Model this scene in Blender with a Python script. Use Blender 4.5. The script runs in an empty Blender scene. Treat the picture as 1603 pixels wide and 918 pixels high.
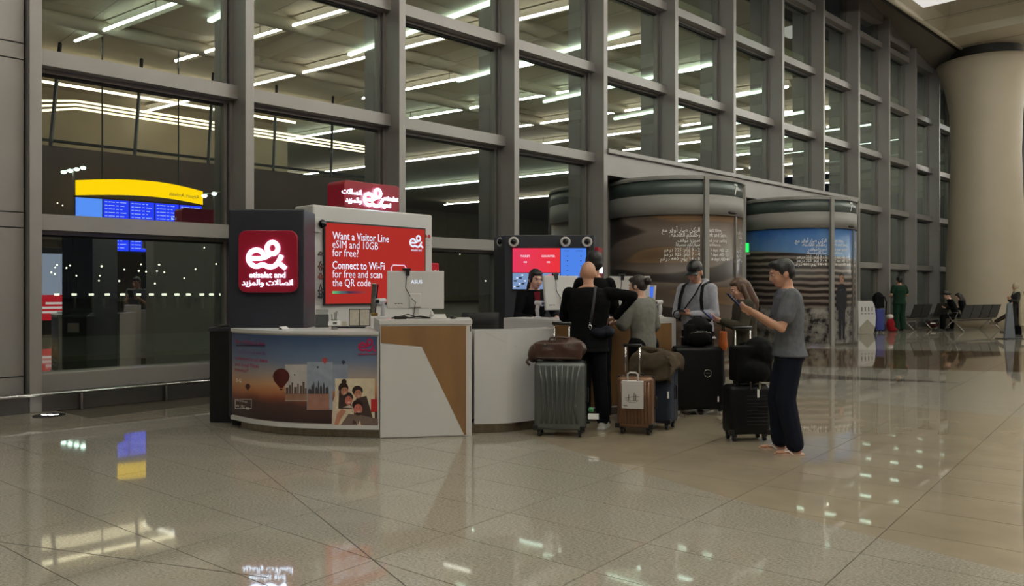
import bpy, bmesh, math, random, unicodedata
from mathutils import Vector, Matrix
from mathutils.geometry import intersect_point_line
SC = bpy.context.scene
COL = SC.collection
RND = random.Random(7)
PI = math.pi

# ------------------------------------------------------------------ camera, world, exposure
FPX, HOR, CXP, CH = 1250.0, 452.0, 801.5, 1.45      # focal length in pixels, horizon row, centre column, eye height
cam_d = bpy.data.cameras.new('camera'); cam = bpy.data.objects.new('camera', cam_d); COL.objects.link(cam)
cam.location = (0, 0, CH); cam.rotation_euler = (PI/2, 0, 0)
cam_d.sensor_width = 36; cam_d.lens = FPX/1603*36; cam_d.shift_y = -(459-HOR)/1603
cam_d.clip_start = .05; cam_d.clip_end = 600
SC.camera = cam
world = bpy.data.worlds.new('night'); SC.world = world; world.use_nodes = True
bgn = world.node_tree.nodes['Background']
bgn.inputs[0].default_value = (.012, .013, .018, 1); bgn.inputs[1].default_value = .5
SC.view_settings.view_transform = 'Standard'; SC.view_settings.look = 'None'
SC.view_settings.exposure = 0.0; SC.view_settings.gamma = 1; SC.view_settings.use_curve_mapping = False
SC.cycles.use_denoising = True
SC.cycles.max_bounces = 8; SC.cycles.transparent_max_bounces = 16
SC.cycles.sample_clamp_indirect = 4
STRIP_E = 42.0       # radiance of the linear ceiling lights
WARM = (1.0, .965, .90)

# ------------------------------------------------------------------ geometry of the place
def gp(px, py):                       # point of the floor seen at a pixel
    y = FPX*CH/(py-HOR); return Vector((y*(px-CXP)/FPX, y, 0))
def at(px, py, Y):                    # point at depth Y seen at a pixel
    return Vector((Y*(px-CXP)/FPX, Y, CH-Y*(py-HOR)/FPX))
U = Vector((2058-CXP, FPX, 0)).normalized()      # along the glass wall, away from the camera
N = Vector((U.y, -U.x, 0))                       # from the glass wall into the hall
P0 = gp(66, 646)
BAY = (P0.y/5)/U.y
def W(a, b, z=0): return Vector((P0.x, P0.y, 0)) + U*a + N*b + Vector((0, 0, z))
def ab(p): d = Vector((p[0]-P0.x, p[1]-P0.y, 0)); return d.dot(U), d.dot(N)
WROT = math.atan2(U.y, U.x)
GB = -.5                              # the glass stands half a metre behind the front edge of the mullions
def mirror_B(px, py, B):              # hall point at distance B from the wall whose reflection in the glass is seen at a pixel
    d = Vector(((px-CXP)/FPX, 1, -(py-HOR)/FPX)); a0, b0 = ab((0, 0))
    t = (-(B-2*GB)-b0)/d.dot(N)
    return W(a0+d.dot(U)*t, B, CH+d.z*t)

# ------------------------------------------------------------------ materials
def srgb(r, g, b):
    f = lambda v: (v/255/12.92) if v <= 10 else ((v/255+.055)/1.055)**2.4
    return (f(r), f(g), f(b), 1)
MATS = {}
def mat(name, col, rough=.5, metal=0., emit=None, es=0., noise=None, bump=None, spec=.5, alpha=None, stretch=None, coat=0.):
    """noise=(scale, amount) varies the colour, bump=(scale, strength) gives fine relief"""
    if name in MATS: return MATS[name]
    m = bpy.data.materials.new(name); m.use_nodes = True; nt = m.node_tree; b = nt.nodes['Principled BSDF']
    c = srgb(*col)
    b.inputs['Base Color'].default_value = c; b.inputs['Roughness'].default_value = rough
    b.inputs['Metallic'].default_value = metal; b.inputs['Specular IOR Level'].default_value = spec
    b.inputs['Coat Weight'].default_value = coat
    if emit is not None:
        b.inputs['Emission Color'].default_value = srgb(*emit); b.inputs['Emission Strength'].default_value = es
    if noise or bump:
        tc = nt.nodes.new('ShaderNodeTexCoord'); mp = nt.nodes.new('ShaderNodeMapping')
        nt.links.new(tc.outputs['Object'], mp.inputs[0])
        if stretch: mp.inputs['Scale'].default_value = stretch
    if noise:
        n = nt.nodes.new('ShaderNodeTexNoise'); n.inputs['Scale'].default_value = noise[0]; n.inputs['Detail'].default_value = 5
        nt.links.new(mp.outputs[0], n.inputs['Vector'])
        r = nt.nodes.new('ShaderNodeValToRGB'); a = noise[1]
        r.color_ramp.elements[0].position = .3; r.color_ramp.elements[1].position = .7
        r.color_ramp.elements[0].color = tuple(max(0, v*(1-a)) for v in c[:3])+(1,)
        r.color_ramp.elements[1].color = tuple(min(1, v*(1+a)) for v in c[:3])+(1,)
        nt.links.new(n.outputs[0], r.inputs[0]); nt.links.new(r.outputs[0], b.inputs['Base Color'])
    if bump:
        n = nt.nodes.new('ShaderNodeTexNoise'); n.inputs['Scale'].default_value = bump[0]; n.inputs['Detail'].default_value = 4
        nt.links.new(mp.outputs[0], n.inputs['Vector'])
        bp = nt.nodes.new('ShaderNodeBump'); bp.inputs['Strength'].default_value = bump[1]; bp.inputs['Distance'].default_value = .01
        nt.links.new(n.outputs[0], bp.inputs['Height']); nt.links.new(bp.outputs[0], b.inputs['Normal'])
    MATS[name] = m
    return m
def light_mat(name, col, s): 
    if name in MATS: return MATS[name]
    m = bpy.data.materials.new(name); m.use_nodes = True; nt = m.node_tree; nt.nodes.clear()
    e = nt.nodes.new('ShaderNodeEmission'); o = nt.nodes.new('ShaderNodeOutputMaterial')
    e.inputs[0].default_value = (*col, 1); e.inputs[1].default_value = s; nt.links.new(e.outputs[0], o.inputs[0])
    MATS[name] = m; return m
def glass_mat(name, tint, ior, rough=0.):
    m = bpy.data.materials.new(name); m.use_nodes = True; nt = m.node_tree; nt.nodes.clear()
    o = nt.nodes.new('ShaderNodeOutputMaterial'); mx = nt.nodes.new('ShaderNodeMixShader')
    t = nt.nodes.new('ShaderNodeBsdfTransparent'); g = nt.nodes.new('ShaderNodeBsdfGlossy'); f = nt.nodes.new('ShaderNodeFresnel')
    f.inputs[0].default_value = ior; t.inputs[0].default_value = (*tint, 1)
    g.inputs['Color'].default_value = (.93, 1, .9, 1); g.inputs['Roughness'].default_value = rough
    gm = nt.nodes.new('ShaderNodeNewGeometry'); mu = nt.nodes.new('ShaderNodeMath'); mu.operation = 'MULTIPLY_ADD'     # only the outer face mirrors
    nt.links.new(gm.outputs['Backfacing'], mu.inputs[0]); mu.inputs[1].default_value = -1; mu.inputs[2].default_value = 1
    m2 = nt.nodes.new('ShaderNodeMath'); m2.operation = 'MULTIPLY'; nt.links.new(mu.outputs[0], m2.inputs[0]); nt.links.new(f.outputs[0], m2.inputs[1])
    nt.links.new(m2.outputs[0], mx.inputs[0]); nt.links.new(t.outputs[0], mx.inputs[1]); nt.links.new(g.outputs[0], mx.inputs[2])
    nt.links.new(mx.outputs[0], o.inputs[0]); MATS[name] = m; return m
class NT:                               # small helper for hand-made node materials
    def __init__(s, name):
        s.m = bpy.data.materials.new(name); s.m.use_nodes = True; s.nt = s.m.node_tree
        s.b = s.nt.nodes['Principled BSDF']; MATS[name] = s.m
    def node(s, t, **kw):
        n = s.nt.nodes.new('ShaderNode'+t)
        for k, v in kw.items(): setattr(n, k, v)
        return n
    def put(s, sock, v):
        if hasattr(v, 'is_output') or hasattr(v, 'links'): s.nt.links.new(v, sock)
        else: sock.default_value = v
    def math(s, op, a, b=0., c=None, clamp=False):
        n = s.node('Math', operation=op, use_clamp=clamp); s.put(n.inputs[0], a); s.put(n.inputs[1], b)
        if c is not None: s.put(n.inputs[2], c)
        return n.outputs[0]
    def mix(s, f, a, b):
        n = s.node('Mix', data_type='RGBA'); s.put(n.inputs[0], f); s.put(n.inputs[6], a); s.put(n.inputs[7], b); return n.outputs[2]
    def noise(s, vec, scale, detail=4, rough=.5):
        n = s.node('TexNoise'); s.put(n.inputs['Vector'], vec); n.inputs['Scale'].default_value = scale
        n.inputs['Detail'].default_value = detail; n.inputs['Roughness'].default_value = rough; return n.outputs[0]
    def ramp(s, f, stops, interp='LINEAR'):
        n = s.node('ValToRGB'); n.color_ramp.interpolation = interp; els = n.color_ramp.elements
        while len(els) < len(stops): els.new(.5)
        for e, (p, c) in zip(els, stops): e.position = p; e.color = c
        s.put(n.inputs[0], f); return n.outputs[0]
    def step(s, lo, hi, x):             # smooth 0..1 between lo and hi
        n = s.node('MapRange', interpolation_type='SMOOTHSTEP'); s.put(n.inputs[0], x)
        n.inputs[1].default_value = lo; n.inputs[2].default_value = hi; return n.outputs[0]

# ------------------------------------------------------------------ mesh helpers
class MB:
    def __init__(s): s.v = []; s.f = []
    def add(s, vs, fs):
        k = len(s.v); s.v += [tuple(v) for v in vs]; s.f += [tuple(i+k for i in f) for f in fs]; return s
    def box(s, c, size, M=None):
        x, y, z = (d/2 for d in size); vs = [Vector((i, j, k)) for i in (-x, x) for j in (-y, y) for k in (-z, z)]
        c = Vector(c); vs = [c+((M @ v) if M else v) for v in vs]
        return s.add(vs, [(0, 1, 3, 2), (4, 6, 7, 5), (0, 4, 5, 1), (2, 3, 7, 6), (0, 2, 6, 4), (1, 5, 7, 3)])
    def span(s, p, q): 
        return s.box([(a+b)/2 for a, b in zip(p, q)], [abs(b-a) for a, b in zip(p, q)])
    def prism(s, poly, z0, z1):         # vertical extrusion of an outline; z0/z1 may be per-corner lists
        n = len(poly); g = lambda z, i: z[i] if isinstance(z, (list, tuple)) else z
        vs = [(p[0], p[1], g(z0, i)) for i, p in enumerate(poly)]+[(p[0], p[1], g(z1, i)) for i, p in enumerate(poly)]
        return s.add(vs, [tuple(range(n))[::-1], tuple(range(n, 2*n))]+[(i, (i+1) % n, n+(i+1) % n, n+i) for i in range(n)])
    def extr(s, poly, o, ex, ey, ez, d0, d1):   # outline in the plane ex, ey extruded along ez
        o, ex, ey, ez = map(Vector, (o, ex, ey, ez)); n = len(poly)
        vs = [o+ex*p[0]+ey*p[1]+ez*d for d in (d0, d1) for p in poly]
        return s.add(vs, [tuple(range(n))[::-1], tuple(range(n, 2*n))]+[(i, (i+1) % n, n+(i+1) % n, n+i) for i in range(n)])
    def tube(s, pts, r, seg=8, closed=False, flat=None):
        pts = [Vector(p) for p in pts]; n = len(pts); k0 = len(s.v); ref = None
        for i, p in enumerate(pts):
            t = (pts[(i+1) % n]-pts[i-1]) if closed else (pts[min(i+1, n-1)]-pts[max(i-1, 0)])
            t.normalize()
            if ref is None: ref = Vector((0, 0, 1)) if abs(t.z) < .9 else Vector((0, 1, 0))
            x = t.cross(ref); x.normalize(); y = x.cross(t); y.normalize(); ref = y
            rr = r[i] if isinstance(r, (list, tuple)) else r
            fy = flat or 1
            for j in range(seg):
                a = 2*PI*j/seg; s.v.append(tuple(p+x*math.cos(a)*rr+y*math.sin(a)*rr*fy))
        m = n if closed else n-1
        for i in range(m):
            for j in range(seg):
                A = k0+i*seg; B = k0+((i+1) % n)*seg
                s.f.append((A+j, A+(j+1) % seg, B+(j+1) % seg, B+j))
        if not closed:
            s.f.append(tuple(k0+j for j in range(seg))[::-1]); s.f.append(tuple(k0+(n-1)*seg+j for j in range(seg)))
        return s
    def lathe(s, prof, c=(0, 0, 0), seg=24, a0=0., a1=2*PI, M=None):
        full = abs(a1-a0-2*PI) < 1e-6; na = seg if full else seg+1; k0 = len(s.v); c = Vector(c)
        for r, z in prof:
            for j in range(na):
                a = a0+(a1-a0)*j/seg; v = Vector((r*math.cos(a), r*math.sin(a), z)); s.v.append(tuple(c+((M @ v) if M else v)))
        for i in range(len(prof)-1):
            for j in range(seg):
                A = k0+i*na; B = A+na; j2 = (j+1) % na
                s.f.append((A+j, A+j2, B+j2, B+j))
        return s
    def ell(s, c, r, M=None, seg=12, rings=8):
        prof = [(math.sin(PI*i/rings), -math.cos(PI*i/rings)) for i in range(rings+1)]
        S = Matrix.Diagonal(Vector(r if hasattr(r, '__len__') else (r, r, r)))
        return s.lathe([(max(p, 1e-4), q) for p, q in prof], c, seg, M=(M @ S) if M else S)
    def grid(s, rows):                  # rows of points
        k = len(s.v); n = len(rows[0])
        for r in rows: s.v += [tuple(p) for p in r]
        for i in range(len(rows)-1):
            for j in range(n-1): s.f.append((k+i*n+j, k+i*n+j+1, k+(i+1)*n+j+1, k+(i+1)*n+j))
        return s
    def mesh(s, name):
        me = bpy.data.meshes.new(name); me.from_pydata(s.v, [], s.f); me.update()
        bm = bmesh.new(); bm.from_mesh(me); bmesh.ops.recalc_face_normals(bm, faces=bm.faces); bm.to_mesh(me); bm.free()
        return me
    def build(s, name, m, parent=None, smooth=False, bevel=0, seg=2, loc=None, rot=None):
        return link(name, s.mesh(name), m, parent, smooth, bevel, seg, loc, rot)
def link(name, me, m, parent=None, smooth=False, bevel=0, seg=2, loc=None, rot=None):
    o = bpy.data.objects.new(name, me); COL.objects.link(o)
    if m is not None and not me.materials: me.materials.append(m)
    if smooth:
        for p in me.polygons: p.use_smooth = True
    if bevel:
        b = o.modifiers.new('bevel', 'BEVEL'); b.width = bevel; b.segments = seg; b.limit_method = 'ANGLE'; b.angle_limit = .6
    if parent is not None: o.parent = parent
    if loc is not None: o.location = loc
    if rot is not None: o.rotation_euler = rot
    return o
def tag(o, label=None, cat=None, group=None, kind=None):
    if label: o['label'] = label
    if cat: o['category'] = cat
    if group: o['group'] = group
    if kind: o['kind'] = kind
    return o
def thing(name, label, cat, loc=(0, 0, 0), rotz=0., group=None):
    o = bpy.data.objects.new(name, None); COL.objects.link(o); o.location = loc; o.rotation_euler = (0, 0, rotz)
    o.empty_display_size = .1
    return tag(o, label, cat, group)
def struct(o, label=None): return tag(o, label, None, None, 'structure')
def rz(a): return Matrix.Rotation(a, 3, 'Z')
def rx(a): return Matrix.Rotation(a, 3, 'X')
def ry(a): return Matrix.Rotation(a, 3, 'Y')
def rounded(w, h, r, n=5):
    out = []
    for cx, cy, a in ((w/2-r, h/2-r, 0), (-w/2+r, h/2-r, PI/2), (-w/2+r, -h/2+r, PI), (w/2-r, -h/2+r, 3*PI/2)):
        out += [(cx+r*math.cos(a+PI/2*i/n), cy+r*math.sin(a+PI/2*i/n)) for i in range(n+1)]
    return out

# ------------------------------------------------------------------ lettering
FORMS = {}
for cp in range(0xFE70, 0xFEFD):
    d_ = unicodedata.decomposition(chr(cp)).split()
    if d_ and d_[0] in ('<isolated>', '<final>', '<initial>', '<medial>'):
        FORMS.setdefault(''.join(chr(int(x, 16)) for x in d_[1:]), {})[d_[0][1:-1]] = chr(cp)
FORMS['\uE000'] = FORMS['\u0644\u0627']
def arabic(s):                          # joined letter forms in visual order; digit runs keep their order
    s = s.replace('\u0644\u0627', '\uE000'); out = []; i = 0
    F = FORMS
    for i, c in enumerate(s):
        if c not in F: out.append(c); continue
        f = F[c]; prev = i > 0 and s[i-1] in F and 'initial' in F[s[i-1]]; nxt = i+1 < len(s) and s[i+1] in F and 'initial' in f
        k = 'medial' if prev and nxt else 'final' if prev else 'initial' if nxt else 'isolated'
        out.append(f.get(k) or f['isolated'])
    res = ''; run = ''
    for c in out:
        if c.isdigit(): run += c
        else: res = c+run+res; run = ''
    return run+res
def text_mesh(body, size=1., bold=0., align='LEFT', extrude=0., res=2, space=1., width=None):
    cu = bpy.data.curves.new('lettering', 'FONT'); cu.body = body; cu.size = size; cu.offset = bold*size; cu.align_x = align
    cu.extrude = extrude; cu.resolution_u = res; cu.space_character = space; cu.space_line = 1.0
    o = bpy.data.objects.new('lettering', cu); COL.objects.link(o)
    dg = bpy.context.evaluated_depsgraph_get(); me = bpy.data.meshes.new_from_object(o.evaluated_get(dg))
    bpy.data.objects.remove(o); bpy.data.curves.remove(cu)
    me.materials.clear()
    if width and len(me.vertices):      # squeeze to a given width
        xs = [v.co.x for v in me.vertices]; k = width/max(1e-6, max(xs)-min(xs))
        x0 = {'LEFT': min(xs), 'CENTER': (min(xs)+max(xs))/2, 'RIGHT': max(xs)}[align]
        for v in me.vertices: v.co.x = (v.co.x-x0)*k+(0 if align != 'CENTER' else 0)
    return me
def place_mesh(me, fn):
    for v in me.vertices: v.co = fn(v.co.copy())
    me.update(); return me
def flat_frame(o, ex, ey, ez):          # maps lettering (x, y, z) to a plane
    o, ex, ey, ez = Vector(o), Vector(ex), Vector(ey), Vector(ez)
    return lambda c: o+ex*c.x+ey*c.y+ez*c.z
def lettering(name, body, fn, m, parent, **kw):
    me = text_mesh(body, **kw); place_mesh(me, fn); return link(name, me, m, parent)
def join_meshes(list_of):
    bm = bmesh.new()
    for me in list_of: bm.from_mesh(me)
    out = bpy.data.meshes.new('joined'); bm.to_mesh(out); bm.free(); return out

# ================================================================== the hall: floor
def ray_a(px, b=0.):                    # position along the wall line at offset b seen in a pixel column
    d = Vector(((px-CXP)/FPX, 1, 0)); a0, b0 = ab((0, 0)); t = (b-b0)/d.dot(N); return a0+d.dot(U)*t
D1 = Vector((1800-CXP, FPX, 0)).normalized(); D2 = Vector((-D1.y, D1.x, 0))
T0 = gp(797, 803)
def floor_material():
    k = NT('polished stone floor'); g = k.node('NewGeometry'); pos = g.outputs['Position']
    sx = k.node('SeparateXYZ'); k.put(sx.inputs[0], pos); X, Y = sx.outputs[0], sx.outputs[1]
    def line(p, q):                     # signed distance from a line on the floor, positive on its left
        d = (q-p); d.normalize(); n = Vector((-d.y, d.x))
        return k.math('ADD', k.math('ADD', k.math('MULTIPLY', X, n.x), k.math('MULTIPLY', Y, n.y)), -(n.x*p.x+n.y*p.y))
    # the big arc between speckled granite and plain beige stone
    A, B, C = gp(810, 676), gp(1200, 796), gp(1603, 900)
    ax, ay, bx, by, cx, cy = A.x, A.y, B.x, B.y, C.x, C.y; dd = 2*(ax*(by-cy)+bx*(cy-ay)+cx*(ay-by))
    ux = ((ax*ax+ay*ay)*(by-cy)+(bx*bx+by*by)*(cy-ay)+(cx*cx+cy*cy)*(ay-by))/dd
    uy = ((ax*ax+ay*ay)*(cx-bx)+(bx*bx+by*by)*(ax-cx)+(cx*cx+cy*cy)*(bx-ax))/dd
    rad = math.hypot(ax-ux, ay-uy)
    dist = k.math('SQRT', k.math('ADD', k.math('POWER', k.math('ADD', X, -ux), 2), k.math('POWER', k.math('ADD', Y, -uy), 2)))
    inside_is_beige = math.hypot(4-ux, 7-uy) < rad
    arc = k.math('ADD', k.math('MULTIPLY', dist, -1 if inside_is_beige else 1), rad if inside_is_beige else -rad)
    beige = k.step(-.004, .004, arc)
    far = k.step(-.01, .01, line(gp(1423, 637), gp(1603, 654)))          # beyond this line pale granite again
    beige = k.math('MULTIPLY', beige, k.math('SUBTRACT', 1, far))
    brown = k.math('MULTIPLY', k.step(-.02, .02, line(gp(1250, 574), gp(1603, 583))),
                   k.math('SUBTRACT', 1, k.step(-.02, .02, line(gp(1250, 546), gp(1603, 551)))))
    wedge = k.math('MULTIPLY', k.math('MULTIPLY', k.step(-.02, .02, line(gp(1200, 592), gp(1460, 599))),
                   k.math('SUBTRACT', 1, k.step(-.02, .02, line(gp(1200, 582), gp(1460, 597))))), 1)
    tc = k.node('TexCoord'); mp = k.node('Mapping'); k.put(mp.inputs[0], pos); mp.inputs['Rotation'].default_value = (0, 0, -math.atan2(D2.y, D2.x)); mp.inputs['Scale'].default_value = (.35, 1, 1)
    fine = k.noise(mp.outputs[0], 150, 5, .75); big = k.noise(mp.outputs[0], 2.2, 5, .6); vein = k.noise(mp.outputs[0], 9, 6, .7)
    gran = k.ramp(fine, [(.36, srgb(122, 113, 100)), (.5, srgb(158, 150, 136)), (.64, srgb(188, 180, 166))])
    gran = k.mix(k.math('MULTIPLY', k.step(.5, .7, big), .5), gran, srgb(170, 162, 149)); gran = k.mix(k.math('MULTIPLY', k.step(.6, .74, vein), .6), gran, srgb(132, 122, 108))
    n2 = k.noise(pos, 1.4, 5, .6)
    plain = k.ramp(n2, [(.3, srgb(146, 132, 112)), (.7, srgb(166, 152, 130))])
    plain = k.mix(k.math('MULTIPLY', k.step(.3, .9, fine), .25), plain, srgb(150, 140, 122))
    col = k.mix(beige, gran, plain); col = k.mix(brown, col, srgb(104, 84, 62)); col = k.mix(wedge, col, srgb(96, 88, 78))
    border = k.step(-.01, .01, k.math('ADD', k.math('ADD', k.math('MULTIPLY', X, N.x), k.math('MULTIPLY', Y, N.y)), -(N.x*P0.x+N.y*P0.y)-1.42))
    col = k.mix(k.math('MULTIPLY', k.math('SUBTRACT', 1, border), .7), col, srgb(160, 150, 132))
    k.put(k.b.inputs['Base Color'], col)
    ro = k.math('MULTIPLY_ADD', fine, .03, .022); ro = k.math('MULTIPLY_ADD', beige, -.012, ro); k.put(k.b.inputs['Roughness'], ro)
    k.b.inputs['Specular IOR Level'].default_value = .75
    return k.m
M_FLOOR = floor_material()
M_JOINT = mat('dark joint between floor tiles', (70, 62, 52), .7, noise=(3, .2))
floor = struct(MB().span((-45, -32, -.25), (75, 62, -.006)).build('floor', M_JOINT), 'polished granite hall floor of large tiles')
TW, TL, TG = 1.0, .575, .003
def tile_poly(i, j):
    o = T0-D1*0+D2*(i*TW)+D1*(j*TL)
    return [o+D2*x+D1*y for x, y in ((TG, TG), (TW-TG, TG), (TW-TG, TL-TG), (TG, TL-TG))]
tiles = []
for i in range(-62, 45):
    for j in range(-70, 110):
        c = T0+D2*((i+.5)*TW)+D1*((j+.5)*TL); a_, b_ = ab(c)
        if b_ < .35 or b_ > 20.4 or a_ < -14 or a_ > 56: continue
        big_d = c.length
        vis = c.y > 3.3 and abs(c.x)/c.y < .70
        tiles.append((0 if vis else 1, big_d, i, j))
tiles.sort()
tile_me = MB().prism([(TG, TG), (TW-TG, TG), (TW-TG, TL-TG), (TG, TL-TG)], -.006, 0).mesh('floor_tile'); tile_me.materials.append(M_FLOOR)
trot = math.atan2(D2.y, D2.x)
rest = MB()
for n_, (v_, d_, i, j) in enumerate(tiles):
    if n_ < 300:
        # tile local x runs along D2, y along -D1, so shift by one tile length
        o_ = T0+D2*(i*TW)+D1*((j+1)*TL)
        link('floor_tile', tile_me, None, floor, loc=(o_.x, o_.y, 0), rot=(0, 0, trot))
    else:
        P = tile_poly(i, j); rest.prism([(p.x, p.y) for p in P], -.006, 0)
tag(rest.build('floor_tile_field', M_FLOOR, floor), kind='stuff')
for p, q in ((gp(299, 647), gp(640, 922)), (gp(0, 849), gp(420, 905))):     # long joint lines of the floor pattern
    d_ = (q-p).normalized(); n_ = Vector((-d_.y, d_.x, 0))*.0035
    MB().prism([(p+n_).xy, (q+n_).xy, (q-n_).xy, (p-n_).xy], -.002, .0006).build('joint_line', M_JOINT, floor)

# ================================================================== the glass wall on the left
M_FIN = mat('satin aluminium cladding', (146, 141, 138), .38, .3, noise=(1.2, .06), bump=(300, .02))
M_FRAME = mat('anodised window frame', (122, 118, 114), .35, .4, noise=(2, .05))
M_GASKET = mat('black rubber gasket', (14, 13, 13), .6, noise=(30, .2))
M_PLINTH = mat('dark grey plinth', (82, 79, 78), .35, .2, noise=(2, .1))
M_CHROME = mat('brushed stainless steel', (190, 188, 184), .22, 1., noise=(40, .08))
M_GLASS = glass_mat('green tinted coated glass', (.82, .87, .80), 4.6)
NB = 18
def walltop(n): 
    P_ = [(-7, 11.8), (8.6, 11.8), (10, 10.9), (11, 10.44), (12, 10.1), (13, 9.9), (30, 9.8)]
    for (a, z), (c, y) in zip(P_, P_[1:]):
        if a <= n <= c: return z+(y-z)*(n-a)/(c-a)
    return 9.8
FW, FD = .13, .5
TZ = [(2.16, 2.34), (4.13, 4.32), (6.03, 6.22), (7.98, 8.17), (9.92, 10.1)]
DOORS = range(4, 9)                     # bays filled by the revolving doors up to the fascia
wall = struct(MB().span((-14, .02, 0), (4*BAY-FW, .62, .2)).build('wall_left', M_PLINTH, loc=(P0.x, P0.y, 0), rot=(0, 0, WROT)),
              'tall glazed wall with deep aluminium mullions')
MB().span((9*BAY, .02, 0), (NB*BAY, .62, .2)).build('plinth', M_PLINTH, wall)
for n in range(0, NB+1):                # mullions
    zb = 4.38 if n in (5, 6, 7, 8) else 0
    MB().span((n*BAY-FW, 0, zb), (n*BAY, FD+.12, walltop(n)+(.35 if n < 10 else 0))).build('mullion', M_FIN, wall, bevel=.006)
L = BAY-FW
tr_me = MB().span((0, -GB-.27, -.095), (L, -GB+.06, .095)).mesh('transom'); tr_me.materials.append(M_FIN)
bead_me = MB().span((0, -GB-.09, -.05), (L, -GB+.05, 0)).mesh('glazing_bead'); bead_me.materials.append(M_FRAME)
gask_me = MB().span((0, -GB-.045, -.075), (L, -GB+.03, -.05)).mesh('gasket'); gask_me.materials.append(M_GASKET)
pane_meshes = {}
def pane(n, z0, z1, m=None):
    key = (round(z0, 3), round(z1, 3))
    if key not in pane_meshes:
        me = MB().span((.06, -.007, z0), (L-.07, .007, z1)).mesh('pane'); me.materials.append(M_GLASS); pane_meshes[key] = me
    return link('pane', pane_meshes[key], None, wall, loc=(n*BAY, -GB, 0))
for n in range(0, NB):
    top = min(walltop(n), walltop(n+1)); door = n in DOORS; z0 = .42
    for k, (a, b) in enumerate(TZ):
        if b > top-.1: continue
        if door and k == 0: continue
        if not (door and k == 1):
            for me in (tr_me, bead_me, gask_me):
                link(me.name.split('.')[0], me, None, wall, loc=(n*BAY, 0, ((a+b)/2) if me is tr_me else a))
            pane(n, z0, a-.06)
        z0 = b
    pane(n, z0, top)
    zb = 4.38 if door else .2
    for x0, x1, d0, d1, m_, nm in ((0, .055, -.10, .05, M_FRAME, 'jamb'), (L-.055, L, -.13, .05, M_FRAME, 'jamb'),
                                   (L-.072, L-.055, -.05, .04, M_GASKET, 'gasket'), (L-.11, L-.072, -.08, .04, M_FRAME, 'jamb')):
        MB().span((n*BAY+x0, -GB+d0, zb), (n*BAY+x1, -GB+d1, top)).build(nm, m_, wall)
    if not door:
        MB().span((n*BAY, -GB-.2, .2), (n*BAY+L, -GB+.06, .42)).build('sill', M_FIN, wall, bevel=.006)
    if top < 11.5: 
        MB().span((n*BAY, -GB-.3, top-.12), (n*BAY+L, -GB+.05, top+.5)).build('head_rail', M_FIN, wall)
# solid cladding at the near end
zz = [.2, .42, 2.16, 2.34, 4.13, 4.32, 6.03, 6.22, 8.0, 11.8]
for i in range(8):
    for z0, z1 in zip(zz, zz[1:]):
        MB().span((-FW-.012-(i+1)*1.5, .16, z0+.006), (-FW-.02-i*1.5, .3, z1-.006)).build('cladding_panel', M_FIN, wall, bevel=.004)
MB().span((-14, .24, .2), (-FW-.005, .6, 11.8)).build('backing_panel', M_GASKET, wall)
# fascia over the doors
MB().span((4*BAY, .02, 3.84), (9*BAY-FW, .55, 4.38)).build('fascia', M_FIN, wall, bevel=.01)
MB().span((4*BAY-.02, -.05, 4.30), (9*BAY-FW, .1, 4.40)).build('fascia_lip', M_FIN, wall, bevel=.01)
MB().span((4*BAY, .5, 3.84), (9*BAY-FW, 3.2, 3.92)).build('fascia_soffit', M_PLINTH, wall)
# low bumper rail at the foot of the glass
r_ = thing('bumper_rail', 'low chrome bumper rail on short posts along foot of glass wall', 'rail', (P0.x, P0.y, 0), WROT)
MB().tube([(-13, -.07, .215), (4*BAY-.3, -.07, .215)], .022, 10).build('rail', M_CHROME, r_, smooth=True)
x_ = -12.6
post_me = MB().span((-.012, -.09, 0), (.012, .02, .20)).mesh('post'); post_me.materials.append(M_CHROME)
while x_ < 4*BAY-.4:
    link('post', post_me, None, r_, loc=(x_, 0, 0)); x_ += 1.0

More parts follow.
